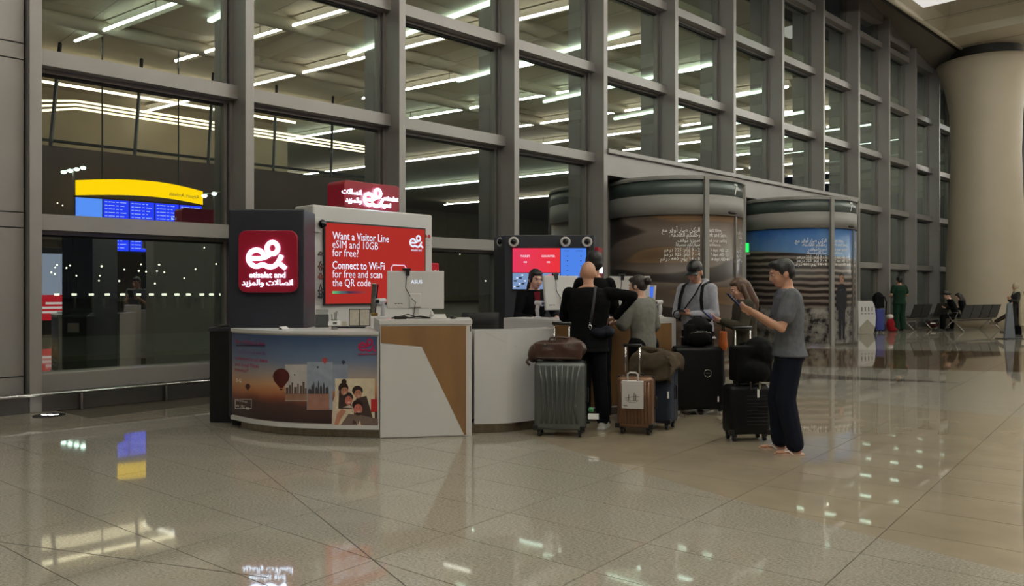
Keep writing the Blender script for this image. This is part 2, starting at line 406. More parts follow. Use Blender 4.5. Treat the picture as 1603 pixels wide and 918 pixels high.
# ================================================================== revolving doors
M_BAND = mat('grey metal door header', (138, 135, 131), .6, .0, noise=(1.5, .05))
M_DGLASS = mat('dark green glass fascia', (74, 84, 80), .3, 0, noise=(1, .1))
M_PRINT_W = mat('white print', (245, 243, 238), .5, 0, noise=(20, .03))
def graphic_material(kind):
    k = NT('printed door film '+kind); tc = k.node('TexCoord'); ob = tc.outputs['Object']
    s = k.node('SeparateXYZ'); k.put(s.inputs[0], ob); X, Y, Z = s.outputs
    ang = k.math('ARCTAN2', Y, X)
    cv = k.node('CombineXYZ'); k.put(cv.inputs[0], k.math('MULTIPLY', ang, 1.7)); k.put(cv.inputs[1], Z)
    if kind == 'brown':
        mp = k.node('Mapping'); k.put(mp.inputs[0], cv.outputs[0]); mp.inputs['Rotation'].default_value = (0, 0, .75); mp.inputs['Scale'].default_value = (.22, 1.5, 1); mp.inputs['Location'].default_value = (3.1, 1.7, 0)
        n = k.noise(mp.outputs[0], .8, 2, .4)
        col = k.ramp(n, [(.34, srgb(38, 34, 34)), (.44, srgb(60, 52, 48)), (.46, srgb(110, 98, 90)), (.55, srgb(86, 74, 66)), (.57, srgb(116, 90, 66)), (.68, srgb(62, 52, 46))])
    else:
        n = k.noise(cv.outputs[0], 1.5, 3, .5)
        sky = k.ramp(k.math('MULTIPLY_ADD', n, .35, k.math('MULTIPLY', Z, .25)), [(.7, srgb(104, 138, 176)), (.95, srgb(44, 88, 152))])
        wob = k.math('MULTIPLY_ADD', n, .5, k.math('MULTIPLY', ang, .12))
        st = k.math('SINE', k.math('MULTIPLY', k.math('ADD', Z, k.math('MULTIPLY', wob, .18)), 40))
        bld = k.ramp(k.math('MULTIPLY_ADD', st, .5, .5), [(.2, srgb(44, 36, 34)), (.6, srgb(92, 80, 72)), (.85, srgb(128, 118, 110))])
        n3 = k.noise(cv.outputs[0], 4, 3, .6)
        low = k.ramp(n3, [(.38, srgb(40, 38, 40)), (.46, srgb(120, 116, 112)), (.6, srgb(168, 164, 158))])
        col = k.mix(k.step(.9, 1.0, Z), low, bld)
        col = k.mix(k.step(2.10, 2.14, k.math('ADD', Z, k.math('MULTIPLY', ang, .12))), col, sky)
    k.put(k.b.inputs['Base Color'], col); k.b.inputs['Roughness'].default_value = .3; k.b.inputs['Specular IOR Level'].default_value = .25
    return k.m
DR = 1.50
def revolving_door(name, px, Y, kind, label):
    c = Vector((Y*(px-CXP)/FPX, Y, 0))
    root = struct(MB().lathe([(DR-.06, 2.98), (DR, 2.98), (DR, 3.39), (DR-.06, 3.39), (DR-.06, 2.98)], seg=64).build(name, M_BAND, smooth=False, loc=c), label)
    for p in root.data.polygons: p.use_smooth = abs(p.normal.z) < .5
    MB().lathe([(DR-.05, 3.39), (DR-.015, 3.39), (DR-.015, 3.70), (DR-.05, 3.70)], seg=64).build('fascia_glass', M_DGLASS, root, smooth=True)
    MB().lathe([(.02, 3.74), (DR-.1, 3.74), (DR-.1, 3.70), (DR+.02, 3.70), (DR+.02, 3.75), (DR-.03, 3.79), (.02, 3.79)], seg=64).build('cap', M_BAND, root)
    gm = graphic_material(kind)
    A = math.radians
    for a0, a1 in ((185, 283), (285, 318), (319, 352)):
        MB().lathe([(DR-.055, .06), (DR-.035, .06), (DR-.035, 2.98), (DR-.055, 2.98)], seg=24, a0=A(a0), a1=A(a1)).build('curved_door_pane', gm, root, smooth=True)
    for a in (185, 284, 353):
        MB().box((0, 0, 1.88), (.12, .10, 3.76), None).build('door_post', M_BAND, root, bevel=.01, loc=(DR*math.cos(A(a)), DR*math.sin(A(a)), 0), rot=(0, 0, A(a)))
    MB().box((0, 0, 1.5), (.05, .045, 2.96)).build('leaf_edge', M_FRAME, root, loc=((DR-.03)*math.cos(A(318.5)), (DR-.03)*math.sin(A(318.5)), 0), rot=(0, 0, A(318.5)))
    MB().lathe([(DR-.1, 0), (DR+.03, 0), (DR+.03, .06), (DR-.1, .06), (DR-.1, 0)], seg=48).build('threshold_ring', M_CHROME, root)
    MB().ell((0, 0, 0), (.05, .16, .035)).build('motion_sensor', M_GASKET, root, True, loc=(DR*math.cos(A(312)), DR*math.sin(A(312)), 3.04), rot=(0, 0, A(312)))
    def on_drum(ang0, z, r=DR-.028, k=1.):
        return lambda v: Vector((r*math.cos(A(ang0)+v.x/r), r*math.sin(A(ang0)+v.x/r), z+v.y))
    ar = [('الركن صار أوفر مع', 2.620, 0.112, 0.73), ('رحلتكم القادمة.', 2.519, 0.112, 0.58), ('احجزوا موقف', 2.410, 0.086, 0.43), ('سيارتكم مسبقاً.', 2.325, 0.086, 0.48),
          ('2 - 3 أيام: 225 درهم', 2.216, 0.090, 0.69), ('4 - 7 أيام: 325 درهم', 2.123, 0.090, 0.69), ('8 - 14 يوم: 400 درهم', 2.030, 0.090, 0.76)]
    en = [('Next time,', 2.620, 0.112, 0.39), ('Park and Save.', 2.519, 0.112, 0.53), ('Book your parking', 2.410, 0.086, 0.53), ('in advance.', 2.325, 0.086, 0.36),
          ('2 - 3 days: AED 225', 2.216, 0.082, 0.58), ('4 - 7 days: AED 325', 2.123, 0.082, 0.58), ('8 - 14 days: AED 400', 2.030, 0.082, 0.62)]
    for s, z, h, w in ar:
        lettering('lettering', arabic(s), on_drum(279.5, z), M_PRINT_W, root, size=h*1.12, align='RIGHT', width=w*1.08, res=1, bold=.008)
        lettering('lettering', arabic(s), on_drum(349, z), M_PRINT_W, root, size=h*1.12, align='RIGHT', width=w*1.08, res=1, bold=.008)
    for s, z, h, w in en:
        lettering('lettering', s, on_drum(284.5, z), M_PRINT_W, root, size=h*1.12, align='LEFT', width=w*1.05, res=1, bold=.008)
    lettering('door_number', '7', on_drum(318 if kind == 'brown' else 313, 3.43, DR-.008), M_PRINT_W, root, size=.34, align='CENTER', bold=.0)
    return root, on_drum
door1, _ = revolving_door('door_1', 1055, 17.9, 'brown', 'revolving door with brown printed film and number 7')
door2, od2 = revolving_door('door_2', 1247, 21.6, 'blue', 'revolving door with blue sky and striped building film')
# printed figure of a man in a dark suit on the right film of the second door
M_PSUIT = mat('printed dark suit', (34, 34, 42), .3, noise=(8, .2)); M_PSKIN = mat('printed skin', (150, 112, 92), .3, noise=(8, .1))
def printed(poly, m, name, ang, z0):
    me = MB().add([(x, y, 0) for x, y in poly], [tuple(range(len(poly)))]).mesh(name); place_mesh(me, od2(ang, z0, DR-.026)); link(name, me, m, door2)
printed([(-.10, .05), (-.03, .05), (0, .78), (.03, .05), (.10, .05), (.13, .8), (.19, .85), (.2, 1.25), (.13, 1.42), (.04, 1.47), (-.05, 1.47), (-.15, 1.4), (-.2, 1.2), (-.19, .8), (-.13, .8)], M_PSUIT, 'printed_suit', 298, .1)
printed([(-.05, 1.47), (.04, 1.47), (.07, 1.56), (.06, 1.66), (0, 1.70), (-.07, 1.67), (-.08, 1.56)], M_PSKIN, 'printed_face', 298, .1)
printed([(-.075, 1.62), (.05, 1.60), (.075, 1.58), (.07, 1.70), (0, 1.74), (-.08, 1.70)], M_PSUIT, 'printed_hair', 298, .1)
# portal between the two doors with the exit sign
a1_ = ray_a(1160, .0); a2_ = ray_a(1177, -.35)
portal = struct(MB().span((a1_, 0, 0), (a1_+.28, .5, 3.84)).build('trim_1', M_BAND, bevel=.01, loc=(P0.x, P0.y, 0), rot=(0, 0, WROT)), 'grey metal portal post between the revolving doors')
M_GREEN = mat('lit green sign face', (10, 190, 70), .4, 0, (20, 255, 90), 1.3, noise=(8, .02))
ex = thing('exit_sign', 'small lit green exit sign on post between revolving doors', 'sign', at(1167, 387, 20.5), 0)
MB().span((-.08, 0, -.13), (.09, .04, .10)).build('sign_face', M_GREEN, ex, bevel=.008)
MB().span((-.10, .01, -.20), (.12, .16, -.15)).build('bracket', M_BAND, ex)
# column
M_COL = mat('cream plaster column', (172, 158, 138), .55, noise=(.8, .04), bump=(60, .03))
cp = at(1543, 452, 30.5); cp.z = 0
column = tag(MB().lathe([(0.01, 0), (1.42, 0), (1.40, .5), (1.33, 2.5), (1.22, 5), (1.17, 6.6), (1.22, 8.2), (1.4, 9.2), (1.62, 9.9), (1.66, 10.05), (.01, 10.05)], seg=64).build('column', M_COL, None, True, loc=cp),
             'massive flared cream column beside the far end of glass wall', 'column')
M_DARK = mat('dark shadow gap metal', (30, 26, 23), .6, noise=(4, .3))
MB().lathe([(1.2, 10.05), (1.2, 10.6)], seg=48).build('shadow_gap_collar', M_DARK, column, True)

# ================================================================== ceiling, lights and far side of the hall
M_CEIL = mat('cream ceiling panels', (196, 184, 162), .6, noise=(.4, .05))
M_SOFF = mat('warm grey soffit', (128, 120, 110), .4, .1, noise=(.5, .05))
M_STRIP = light_mat('linear light', WARM, STRIP_E)
M_COOL = light_mat('cool linear light', (.80, 1.0, .93), STRIP_E*1.3)
M_CREAM = mat('cream rib', (205, 195, 175), .5, noise=(.5, .03))
CZ = 10.5
hole_c = ab(at(1478, 30, 26.8)); ha, hb = hole_c
HA0, HA1, HB0, HB1 = ha-3.0, ha+2.3, hb-.75, hb+2.6
S0 = 1.0                                # edge of the ceiling next to the wall
def wspan(a0, a1, b0, b1, z0, z1): return ((a0, -b1, z0), (a1, -b0, z1))
ceil = MB()
for a0, a1, b0, b1 in ((-16, HA0, S0, 21), (HA1, 58, S0, 21), (HA0, HA1, S0, HB0), (HA0, HA1, HB1, 21)):
    ceil.span(*wspan(a0, a1, b0, b1, CZ, CZ+.12))
ceil.span(*wspan(19, 90, 21, 62, CZ, CZ+.12))
WL = dict(loc=(P0.x, P0.y, 0), rot=(0, 0, WROT))
ceiling = struct(ceil.build('ceiling', M_CEIL, **WL), 'cream panelled hall ceiling')
# coffer: sloping sides up to a glowing lens
c0 = [(HA0, HB0), (HA1, HB0), (HA1, HB1), (HA0, HB1)]; cc = ((HA0+HA1)/2, (HB0+HB1)/2)
rows = []
for f, z in ((1., CZ), (.97, CZ+.25), (.8, CZ+.55), (.62, CZ+1.5)):
    pts = []
    for i in range(4):
        p, q = c0[i], c0[(i+1) % 4]
        for t in (0, .5): pts.append((p[0]+(q[0]-p[0])*t, p[1]+(q[1]-p[1])*t))
    rows.append([(cc[0]+(x-cc[0])*f, -(cc[1]+(y-cc[1])*f), z) for x, y in pts+pts[:1]])
MB().grid(rows).build('coffer', M_CEIL, ceiling)
la, lb_ = ab(at(1468, 8, 26.6)); MB().span((la-2.2, -(lb_+.9), CZ+.42), (la, -(lb_-.8), CZ+.46)).build('coffer_lens', light_mat('coffer lens', WARM, .75), ceiling)
# panel joints in the ceiling near the column
for k in range(-2, 16):
    MB().span(*wspan(k*4+2.2, k*4+2.215, S0, 21, CZ-.004, CZ)).build('panel_joint', M_DARK, ceiling)
# soffit between the wall heads and the ceiling edge, with its dark shadow gap
rows = []
for k in range(0, 41):
    n = k*.45; a = n*BAY; zt = walltop(n)
    rows.append([(a, .62, zt+.3), (a, .3, zt+.12), (a, -.1, zt+.05), (a, -.5, (zt+CZ)/2), (a, -S0+.06, CZ-.02)])
MB().grid(rows).build('wall_soffit', M_SOFF, ceiling, True)
MB().span(*wspan(-16, 58, S0-.07, S0+.02, CZ-.03, CZ+.02)).build('shadow_gap', M_DARK, ceiling)
MB().tube([(-16, -S0-.1, CZ+.02), (58, -S0-.1, CZ+.02)], .07, 8).build('edge_moulding', M_CEIL, ceiling, True)
# linear lights crossing the hall, hung a little below the ceiling
dirv = Vector((-(CXP+900)/FPX, 1, 0)); da, db = dirv.dot(U), -dirv.dot(N)      # seen mirrored in the glass
k_ = 0
for a in [-9, -5.5, -2, 1.5, 5, 8.5, 12, 16, 20.5, 25, 30, 35, 40, 46, 52, 58, 64]:
    k_ += 1
    b0, b1 = (4.5, 19.2) if a < 16 or k_ % 2 else (4.5, 52.)
    pass
    p = lambda b: (a+da/db*(b-4.5), -b)
    lt = thing('ceiling_light', 'long linear ceiling light crossing the hall above the travellers', 'light', W(p(b0)[0], b0, CZ-.35), WROT, 'linear ceiling lights across the hall')
    q0 = Vector((0, 0, 0)); q1 = Vector((p(b1)[0]-p(b0)[0], -(b1-b0), 0))
    MB().tube([q0, q1], .045, 8).build('tube', M_COOL if k_ % 4 == 2 else M_STRIP, lt)
    sd = Vector((0, 0, 1)).cross((q1-q0).normalized())
    MB().grid([[q+sd*(.62*math.cos(t_))+Vector((0, 0, .62*math.sin(t_)-.32)) for q in (q0, q1)] for t_ in [math.radians(d) for d in range(42, 96, 9)]]).build('reflector', M_CREAM, lt, True)
    for t in (.05, .35, .65, .95):
        v = q0.lerp(q1, t); MB().tube([v+Vector((0, 0, .06)), v+Vector((0, 0, .35))], .015, 6).build('hanger', M_DARK, lt)
# long cream ribs under the ceiling
for b, z in ((7.2, CZ-.25), (12.5, CZ-.3), (17.4, CZ-.25)):
    MB().tube([(-15, -b, z), (56, -b, z)], .22, 10).build('rib', M_CREAM, ceiling, True)
# far side of the hall (seen mirrored in the glass): brown bulkhead, mezzanine glazing, lit back wall
M_BROWN = mat('dark brown bulkhead panels', (70, 58, 54), .5, noise=(.7, .1))
M_BACK = mat('cream stone wall', (150, 138, 116), .5, noise=(1, .08))
M_BLACK = mat('matt black metal', (16, 15, 15), .5, noise=(5, .2))
BB = 20.6
wr = struct(MB().span(*wspan(-16, 20, BB, BB+.4, 3.4, 6.6)).build('wall_right', M_BROWN, **WL), 'brown bulkhead with mezzanine glazing on the far side of the hall')
MB().span(*wspan(-16, 20, BB+3.6, BB+3.9, 0, 3.4)).build('back_wall', M_BACK, wr)
MB().span(*wspan(-16, 20, BB+.4, BB+9, 6.4, 6.6)).build('mezzanine_floor', M_BROWN, wr)
MB().span(*wspan(-16, 20, BB+.4, BB+3.9, 3.4, 3.5)).build('lower_ceiling', M_BACK, wr)
MB().span(*wspan(-16, 20, BB+8.6, BB+9, 6.4, 12)).build('mezzanine_wall', M_BACK, wr)
MB().span(*wspan(-16, 20, 20.8, BB+9, CZ+.1, CZ+.3)).build('mezzanine_ceiling', M_CEIL, wr)
for k in range(-5, 7):                 # slanted dark glazing bars
    a = k*2.9
    MB().tube([(a, -BB+.02, 6.6), (a+.45, -BB-.5, CZ)], .07, 4).build('glazing_bar', M_BLACK, wr)
for z in (6.75, 9.2): MB().span(*wspan(-16, 20, BB+.05, BB+.15, z, z+.1)).build('glazing_rail', M_BLACK, wr)
for j in range(3):                      # stepped cove lights in the mezzanine
    MB().tube([(5.2+.15*j, -BB-2.2-.35*j, 8.05+.3*j), (8.1, -BB-5, 9.1+.16*j), (24, -BB-5, 9.0+.16*j)], .05, 6).build('cove_light', light_mat('cove light', (1, .84, .58), 5), wr)
for a in (4, 14):
    MB().span(*wspan(a, a+3.5, BB+3.4, BB+3.55, .6, 2.7)).build('lit_panel', light_mat('lit wall panel', (1, .93, .78), .5), wr)
MB().span(*wspan(19, 90, 61, 62, 0, CZ)).build('end_wall', M_BACK, wr)
for b in (BB+2.4, BB+6): MB().tube([(-14, -b, CZ-.25), (19, -b, CZ-.25)], .06, 6).build('mezzanine_fill_light', light_mat('mezzanine fill tube', (1, .85, .6), 9.), wr)  # added warm fill tubes that brighten the mezzanine ceiling and wall
for a, w in ((0, 3), (9.4, 2.2)):
    MB().span(*wspan(a, a+w, BB+.2, BB+1.2, 0, 3.0)).build('dark_kiosk', M_BLACK, wr)
# arrivals board
M_YEL = light_mat('lit yellow header', (1., .62, .0), 2.6)
M_BLUE = light_mat('blue flight display', (.02, .05, 1.), 2.4)
M_SKYB = light_mat('pale blue display', (.10, .28, 1.), 2.4)
M_LTX = light_mat('display lettering', (.35, .45, 1), 2.2)
pA = mirror_B(120, 316, 18.6); pB = mirror_B(320, 335, 18.6); aA, aB = ab(pA)[0], ab(pB)[0]
zT, zB = 4.62, 2.75
bd = thing('arrivals_board', 'arrivals board with curved yellow header over blue flight screens', 'display board', W(aA, 18.6, 0), WROT)
WB = aB-aA
nseg = 14
top = [(WB*i/nseg, -.1-.55*math.sin(PI*i/nseg)) for i in range(nseg+1)]
MB().grid([[(x, -y-.25, zT+.06+.1*math.sin(PI*i/nseg)) for i, (x, y) in enumerate(top)], [(x, -y-.25, zT+.58+.14*math.sin(PI*i/nseg)) for i, (x, y) in enumerate(top)]]).build('header', M_YEL, bd, True)
MB().span((0, -.3, zB), (WB, -.2, zT+.06)).build('casing', M_BLACK, bd)
NS = 5
for i in range(NS):
    x0 = WB*i/NS+.02; x1 = WB*(i+1)/NS-.02
    s = MB().span((x0, -.2, zB+.05+(.9 if i == 0 else 0)), (x1, -.19, zT)).build('screen', M_SKYB if i == 0 else M_BLUE, bd)
    if i:
        for r in range(14):
            tx = MB()
            z = zB+.15+r*.125
            for (u0, u1) in ((.06, .16), (.2, .44), (.5, .6), (.66, .66+.08*(1+(r*7+i) % 3))):
                tx.span((x0+(x1-x0)*u0, -.19, z), (x0+(x1-x0)*u1, -.186, z+.03))
            tag(tx.build('flight_row', M_LTX, s), kind='stuff')
fw = lambda z: (lambda v: Vector((WB*.12+v.x, .30, z+v.y)))
lettering('header_lettering', 'Airport Arrivals', lambda v: Vector((WB*.96-v.x, -.13+.55*math.sin(PI*(.96-v.x/WB)), zT+.26+v.y)), M_BROWN, bd, size=.2)
MB().tube([(WB*.2, -.25, zT), (WB*.2, -.25, CZ)], .03, 6).build('hanger', M_BLACK, bd); MB().tube([(WB*.8, -.25, zT), (WB*.8, -.25, CZ)], .03, 6).build('hanger', M_BLACK, bd)
# advertising totem mirrored in the lowest pane
pT = mirror_B(78, 435, 16.5); aT = ab(pT)[0]
tt = thing('advertising_totem', 'black advertising totem with lit picture over red band', 'totem', W(aT, 16.5, 0), WROT)
MB().span((-.65, -.35, 0), (.65, -.1, 2.75)).build('casing', M_BLACK, tt, bevel=.02)
MB().span((-.5, -.1, 1.25), (.5, -.09, 2.55)).build('screen', light_mat('totem screen', (.45, .52, .7), .9), tt)
MB().span((-.5, -.1, .45), (.5, -.09, 1.25)).build('red_band', light_mat('totem red', (.8, .03, .05), .9), tt)
for r in range(3): MB().span((-.1-.1*r, -.09, .95-.14*r), (.4, -.085, 1.02-.14*r)).build('lettering', light_mat('totem lettering', (1, .9, .9), 1.0), tt)

# ================================================================== outside: forecourt at night
M_CANOPY = mat('canopy underside', (176, 172, 158), .6, noise=(.5, .05))
canopy = struct(MB().span(*wspan(-14, 60, -11, -.75, 8.4, 8.7)).build('ceiling_outside', M_CANOPY, **WL), 'pale canopy over the forecourt outside the glass')
for k in range(-3, 15): MB().span(*wspan(k*4.2, k*4.2+.35, -11, -.75, 8.0, 8.4)).build('canopy_beam', M_CANOPY, canopy)
for k in range(-3, 15):
    MB().span(*wspan(k*4.2+2.0, k*4.2+2.12, -9.5, -2.5, 8.28, 8.36)).build('canopy_light', light_mat('canopy tube', (.82, 1, .92), 4.), canopy)
M_ROAD = mat('asphalt', (84, 80, 72), .7, noise=(1, .2)); M_KERB = mat('kerb stone', (120, 116, 108), .6, noise=(2, .1))
ground = struct(MB().span(*wspan(-60, 120, -120, -.75, -.3, -.02)).build('floor_outside', M_ROAD, **WL), 'dark forecourt road outside the glass')
MB().span(*wspan(-60, 40, -14, -7, -.02, .1)).build('kerb', M_KERB, ground)
M_CAP = light_mat('bollard light', (1, .95, .85), 2.2); M_STEEL = mat('bollard steel', (150, 148, 142), .35, .8, noise=(4, .1))
capm = MB().lathe([(.01, .94), (.17, .94), (.17, 1.1), (.01, 1.1)], seg=10).mesh('light_cap'); capm.materials.append(M_CAP)
stem = MB().lathe([(.01, 0), (.13, 0), (.13, .94), (.01, .94)], seg=10).mesh('stem'); stem.materials.append(M_STEEL)
ords = ['first', 'second', 'third', 'fourth', 'fifth', 'sixth', 'seventh', 'eighth', 'ninth', 'tenth', 'eleventh', 'twelfth', 'thirteenth']
for i, px in enumerate((89, 116, 143, 168, 192, 217, 237, 257, 277, 295, 316, 331, 347)):
    g = at(px, 480, 58); g.z = 0
    b = thing('bollard', 'steel bollard with lit cap outside the glass, %s from the left' % ords[i], 'bollard', g, 0, 'lit bollards on the forecourt')
    link('stem', stem, None, b); link('light_cap', capm, None, b)
M_LED = light_mat('street lamp head', (.75, 1, .95), 14.)
for px, py, nm, lab in ((115, 268, 4, 'tall street lamp with four bright heads beyond left glass bay'), (335, 305, 3, 'tall street lamp with three heads beside the dark tower')):
    g = at(px, py, 62); z = g.z; g.z = 0
    s = thing('street_lamp', lab, 'street lamp', g)
    MB().tube([(0, 0, 0), (0, 0, z)], [.12, .07], 8).build('pole', M_STEEL, s)
    MB().tube([(-1, 0, z), (1, 0, z+.3)], .05, 6).build('arm', M_STEEL, s)
    for i in range(nm): MB().ell((-.7+1.5*i/(nm-1), -.1, z+.05+.22*(-.7+1.5*i/(nm-1))), (.2, .2, .13)).build('lamp_head', M_LED, s)
M_FAR = light_mat('far lamp', (1, .92, .75), 4.)
farm = MB().ell((0, 0, 0), .10, seg=6, rings=4).mesh('lamp_head'); farm.materials.append(M_FAR)
spots = [(RND.uniform(70, 345), RND.uniform(412, 446)) for _ in range(22)]+[(90, 318), (98, 322), (320, 388), (700, 318), (720, 398), (760, 440)]
for i, (px, py) in enumerate(spots):
    p = at(px, py, 75+i*1.1); z = p.z; p.z = -.02
    o = thing('distant_lamp', 'tiny distant lamp in the night beyond the glass', 'lamp', p, 0, 'distant lamps outside')
    MB().tube([(0, 0, 0), (0, 0, z)], .03, 4).build('pole', M_BLACK, o); link('lamp_head', farm, None, o, loc=(0, 0, z+.02))

# ================================================================== the telecom counter
M_CHAR = mat('charcoal laminate', (38, 39, 48), .42, noise=(3, .06), bump=(250, .03))
M_WHITE = mat('white solid surface', (206, 202, 198), .32, noise=(2, .02))
M_MARB = mat('white marbled laminate', (200, 197, 195), .28, noise=(1.3, .05), stretch=(1, 1, .6))
M_WOOD = mat('honey oak laminate', (128, 94, 58), .5, noise=(4, .16), stretch=(1, 1, .25))
M_STEELK = mat('brushed steel kick plate', (150, 140, 122), .25, .9, noise=(3, .2), stretch=(6, 6, .3))
M_BLK = mat('black plastic', (12, 12, 13), .4, noise=(20, .15))
M_GLOW = light_mat('glowing white letters', (.55, .76, 1.), 11.)
M_GLOWT = light_mat('glowing small letters', (.60, .80, 1.), 6.)
M_GLOWS = light_mat('screen white', (.82, .88, 1.), .95)
M_REDBOX = mat('red lit acrylic', (128, 20, 36), .3, 0, (150, 18, 44), .13, noise=(2, .05))
M_SCRED = light_mat('red screen', (.40, .028, .022), 1.)
M_SCREDL = light_mat('red screen lettering', (.80, .85, 1.), 1.0)

def logo_mesh(h, t=.11, flat=.3):
    """round looping letter e running into an ampersand, built as rounded strokes; h = overall height"""
    m = MB(); C = lambda x, y: Vector(((x-345)/330*h, (325-y)/330*h, 0))
    r = t*h*.72
    e = [C(230+92*math.cos(a), 358-92*math.sin(a)*1.03) for a in [math.radians(d) for d in range(2, 300, 12)]]
    e += [C(300, 432), C(345, 450), C(390, 462), C(440, 448), C(482, 405), C(508, 355), C(520, 325)]
    m.tube(e, r, 8, flat=flat)
    m.tube([C(150, 362), C(230, 362), C(300, 360), C(350, 340), C(400, 305)], r*.92, 8, flat=flat)
    m.tube([C(415+62*math.cos(a), 243-62*math.sin(a)*1.1) for a in [2*PI*i/20 for i in range(20)]], r*.95, 8, closed=True, flat=flat)
    m.tube([C(400, 305), C(450, 290)], r*.7, 8, flat=flat)
    m.tube([C(478, 405), C(520, 440), C(568, 478)], r*.95, 8, flat=flat)
    return m.mesh('logo')
AR_NAME = 'اتصالات والمزيد'

# --- dark tower with red light box
TA = Vector((-2.6, 8.65, 0))
tower = thing('sign_tower', 'tall charcoal tower carrying the red light box', 'tower', TA)
MB().span((-.40, -.2, .09), (.40, .28, 2.29)).build('body', M_CHAR, tower, bevel=.012)
MB().span((-.37, -.17, 0), (.37, .25, .09)).build('base', M_BLK, tower)
MB().span((-.395, -.203, .90), (.395, -.199, .906)).build('panel_seam', M_BLK, tower)
lb = MB().extr(rounded(.62, .655, .085), (.03, -.2, 1.735), (1, 0, 0), (0, 0, 1), (0, -1, 0), 0, .05).build('light_box', M_REDBOX, tower, bevel=.006)
lg = logo_mesh(.30); place_mesh(lg, flat_frame((.02, -.265, 1.80), (1, 0, 0), (0, 0, 1), (0, -1, 0))); link('glowing_logo', lg, M_GLOW, lb, True)
lettering('glowing_lettering', 'etisalat and', flat_frame((.03, -.262, 1.565), (1, 0, 0), (0, 0, 1), (0, -1, 0)), M_GLOWT, lb, size=.085, align='CENTER', bold=.0, extrude=.004)
lettering('glowing_lettering', arabic(AR_NAME), flat_frame((.03, -.262, 1.485), (1, 0, 0), (0, 0, 1), (0, -1, 0)), M_GLOWT, lb, size=.085, align='CENTER', bold=.0, extrude=.004)
# --- black bin beside it
bn = thing('waste_bin', 'tall black bin standing left of the charcoal tower', 'bin', (-3.14, 8.78, 0))
MB().prism([(-.13, -.16), (.12, -.16), (.12, .2), (-.13, .2)], 0, [1.03, 1.08, 1.08, 1.03]).build('body', M_BLK, bn, bevel=.015)
MB().span((-.14, -.17, .99), (.125, .21, 1.03)).build('lid_rim', M_CHAR, bn, bevel=.006)
MB().span((-.145, -.08, .78), (-.128, .1, .92)).build('slot', M_CHROME, bn)

# --- screen wall, parallel to the glass
SB = Vector((-2.36, 9.47, 0)); sdir = Vector((1.28, 1.40, 0)).normalized(); srot = math.atan2(sdir.y, sdir.x); SL = 1.89
sw = thing('screen_wall', 'white partition carrying the big red promotional screen', 'partition', SB, srot)
MB().span((0, 0, 0), (SL, .4, 2.45)).build('panel', M_WHITE, sw, bevel=.02)
# place on its front by pixel row/column of its real depth
def sw_s(px):                           # distance along the partition front seen in a pixel column
    k = (px-CXP)/FPX; return (k*SB.y-SB.x)/(sdir.x-k*sdir.y)
def sw_z(px, py): s = sw_s(px); return CH-(SB.y+sdir.y*s)*(py-HOR)/FPX
sx0, sx1 = sw_s(507), sw_s(662); szt, szb = sw_z(507, 349), sw_z(507, 476)
sc = MB().span((sx0-.02, -.035, szb-.02), (sx1+.02, 0, szt+.02)).build('screen_frame', M_BLK, sw, bevel=.004)
MB().span((sx0, -.038, szb), (sx1, -.034, szt)).build('display', M_SCRED, sc)
SW_, SH_ = sx1-sx0, szt-szb
def scr(u, v, d=-.040): return flat_frame((sx0+SW_*u, d, szb+SH_*v), (1, 0, 0), (0, 0, 1), (0, -1, 0))
for s, v, w, b in (('Want a Visitor Line', .80, .55, .010), ('eSIM and 10GB', .695, .44, 0), ('for free?', .59, .245, 0), ('Connect to Wi-Fi', .435, .505, .012), ('for free and scan', .325, .48, 0), ('the QR code', .215, .365, 0)):
    lettering('screen_lettering', s, scr(.06, v), M_SCREDL, sc, size=.135, width=SW_*w, bold=b)
lg = logo_mesh(.17); place_mesh(lg, scr(.905, .83)); link('screen_logo', lg, M_SCREDL, sc)
lettering('screen_lettering', 'etisalat and', scr(.905, .70), M_SCREDL, sc, size=.045, width=SW_*.115, align='CENTER', bold=.01)
k = NT('colour bar'); tc = k.node('TexCoord'); sp = k.node('SeparateXYZ'); k.put(sp.inputs[0], tc.outputs['Generated'])
cr = k.ramp(sp.outputs[0], [(0, (.12, .6, .2, 1)), (.25, (.06, .16, .17, 1)), (.5, (.05, .01, .06, 1)), (.95, (.35, .02, .02, 1))])
k.put(k.b.inputs['Base Color'], (0, 0, 0, 1)); k.put(k.b.inputs['Emission Color'], cr); k.b.inputs['Emission Strength'].default_value = .8
MB().span((sx0+SW_*.06, -.041, szb+SH_*.125), (sx0+SW_*.38, -.039, szb+SH_*.158)).build('colour_bar', MATS['colour bar'], sc)
M_PINK = light_mat('pink outline', (.95, .55, .75), .9)
cx_, cz_ = sx0+SW_*.73, szb+SH_*.31; w_, h_ = SW_*.095, SH_*.19
MB().tube([(cx_-w_, -.041, cz_-h_+.03), (cx_-w_+.03, -.041, cz_-h_), (cx_+w_-.03, -.041, cz_-h_), (cx_+w_, -.041, cz_-h_+.03), (cx_+w_, -.041, cz_+h_*.5), (cx_+w_*.45, -.041, cz_+h_), (cx_-w_+.03, -.041, cz_+h_), (cx_-w_, -.041, cz_+h_-.03)], .008, 6, closed=True).build('card_outline', M_PINK, sc)
MB().span((cx_-w_*.75, -.041, cz_-h_*.8), (cx_+w_*.75, -.039, cz_+h_*.35)).build('card_square', light_mat('pale blue square', (.35, .55, .95), .8), sc)
for dx in (0, .062): MB().lathe([(.001, -.002), (.024, -.002), (.024, .003), (.001, .003)], (sw_s(666)+dx, -.003, sw_z(666, 370)), 20, M=rx(PI/2)).build('red_sticker', mat('red sticker', (170, 30, 34), .4, noise=(9, .05)), sw)
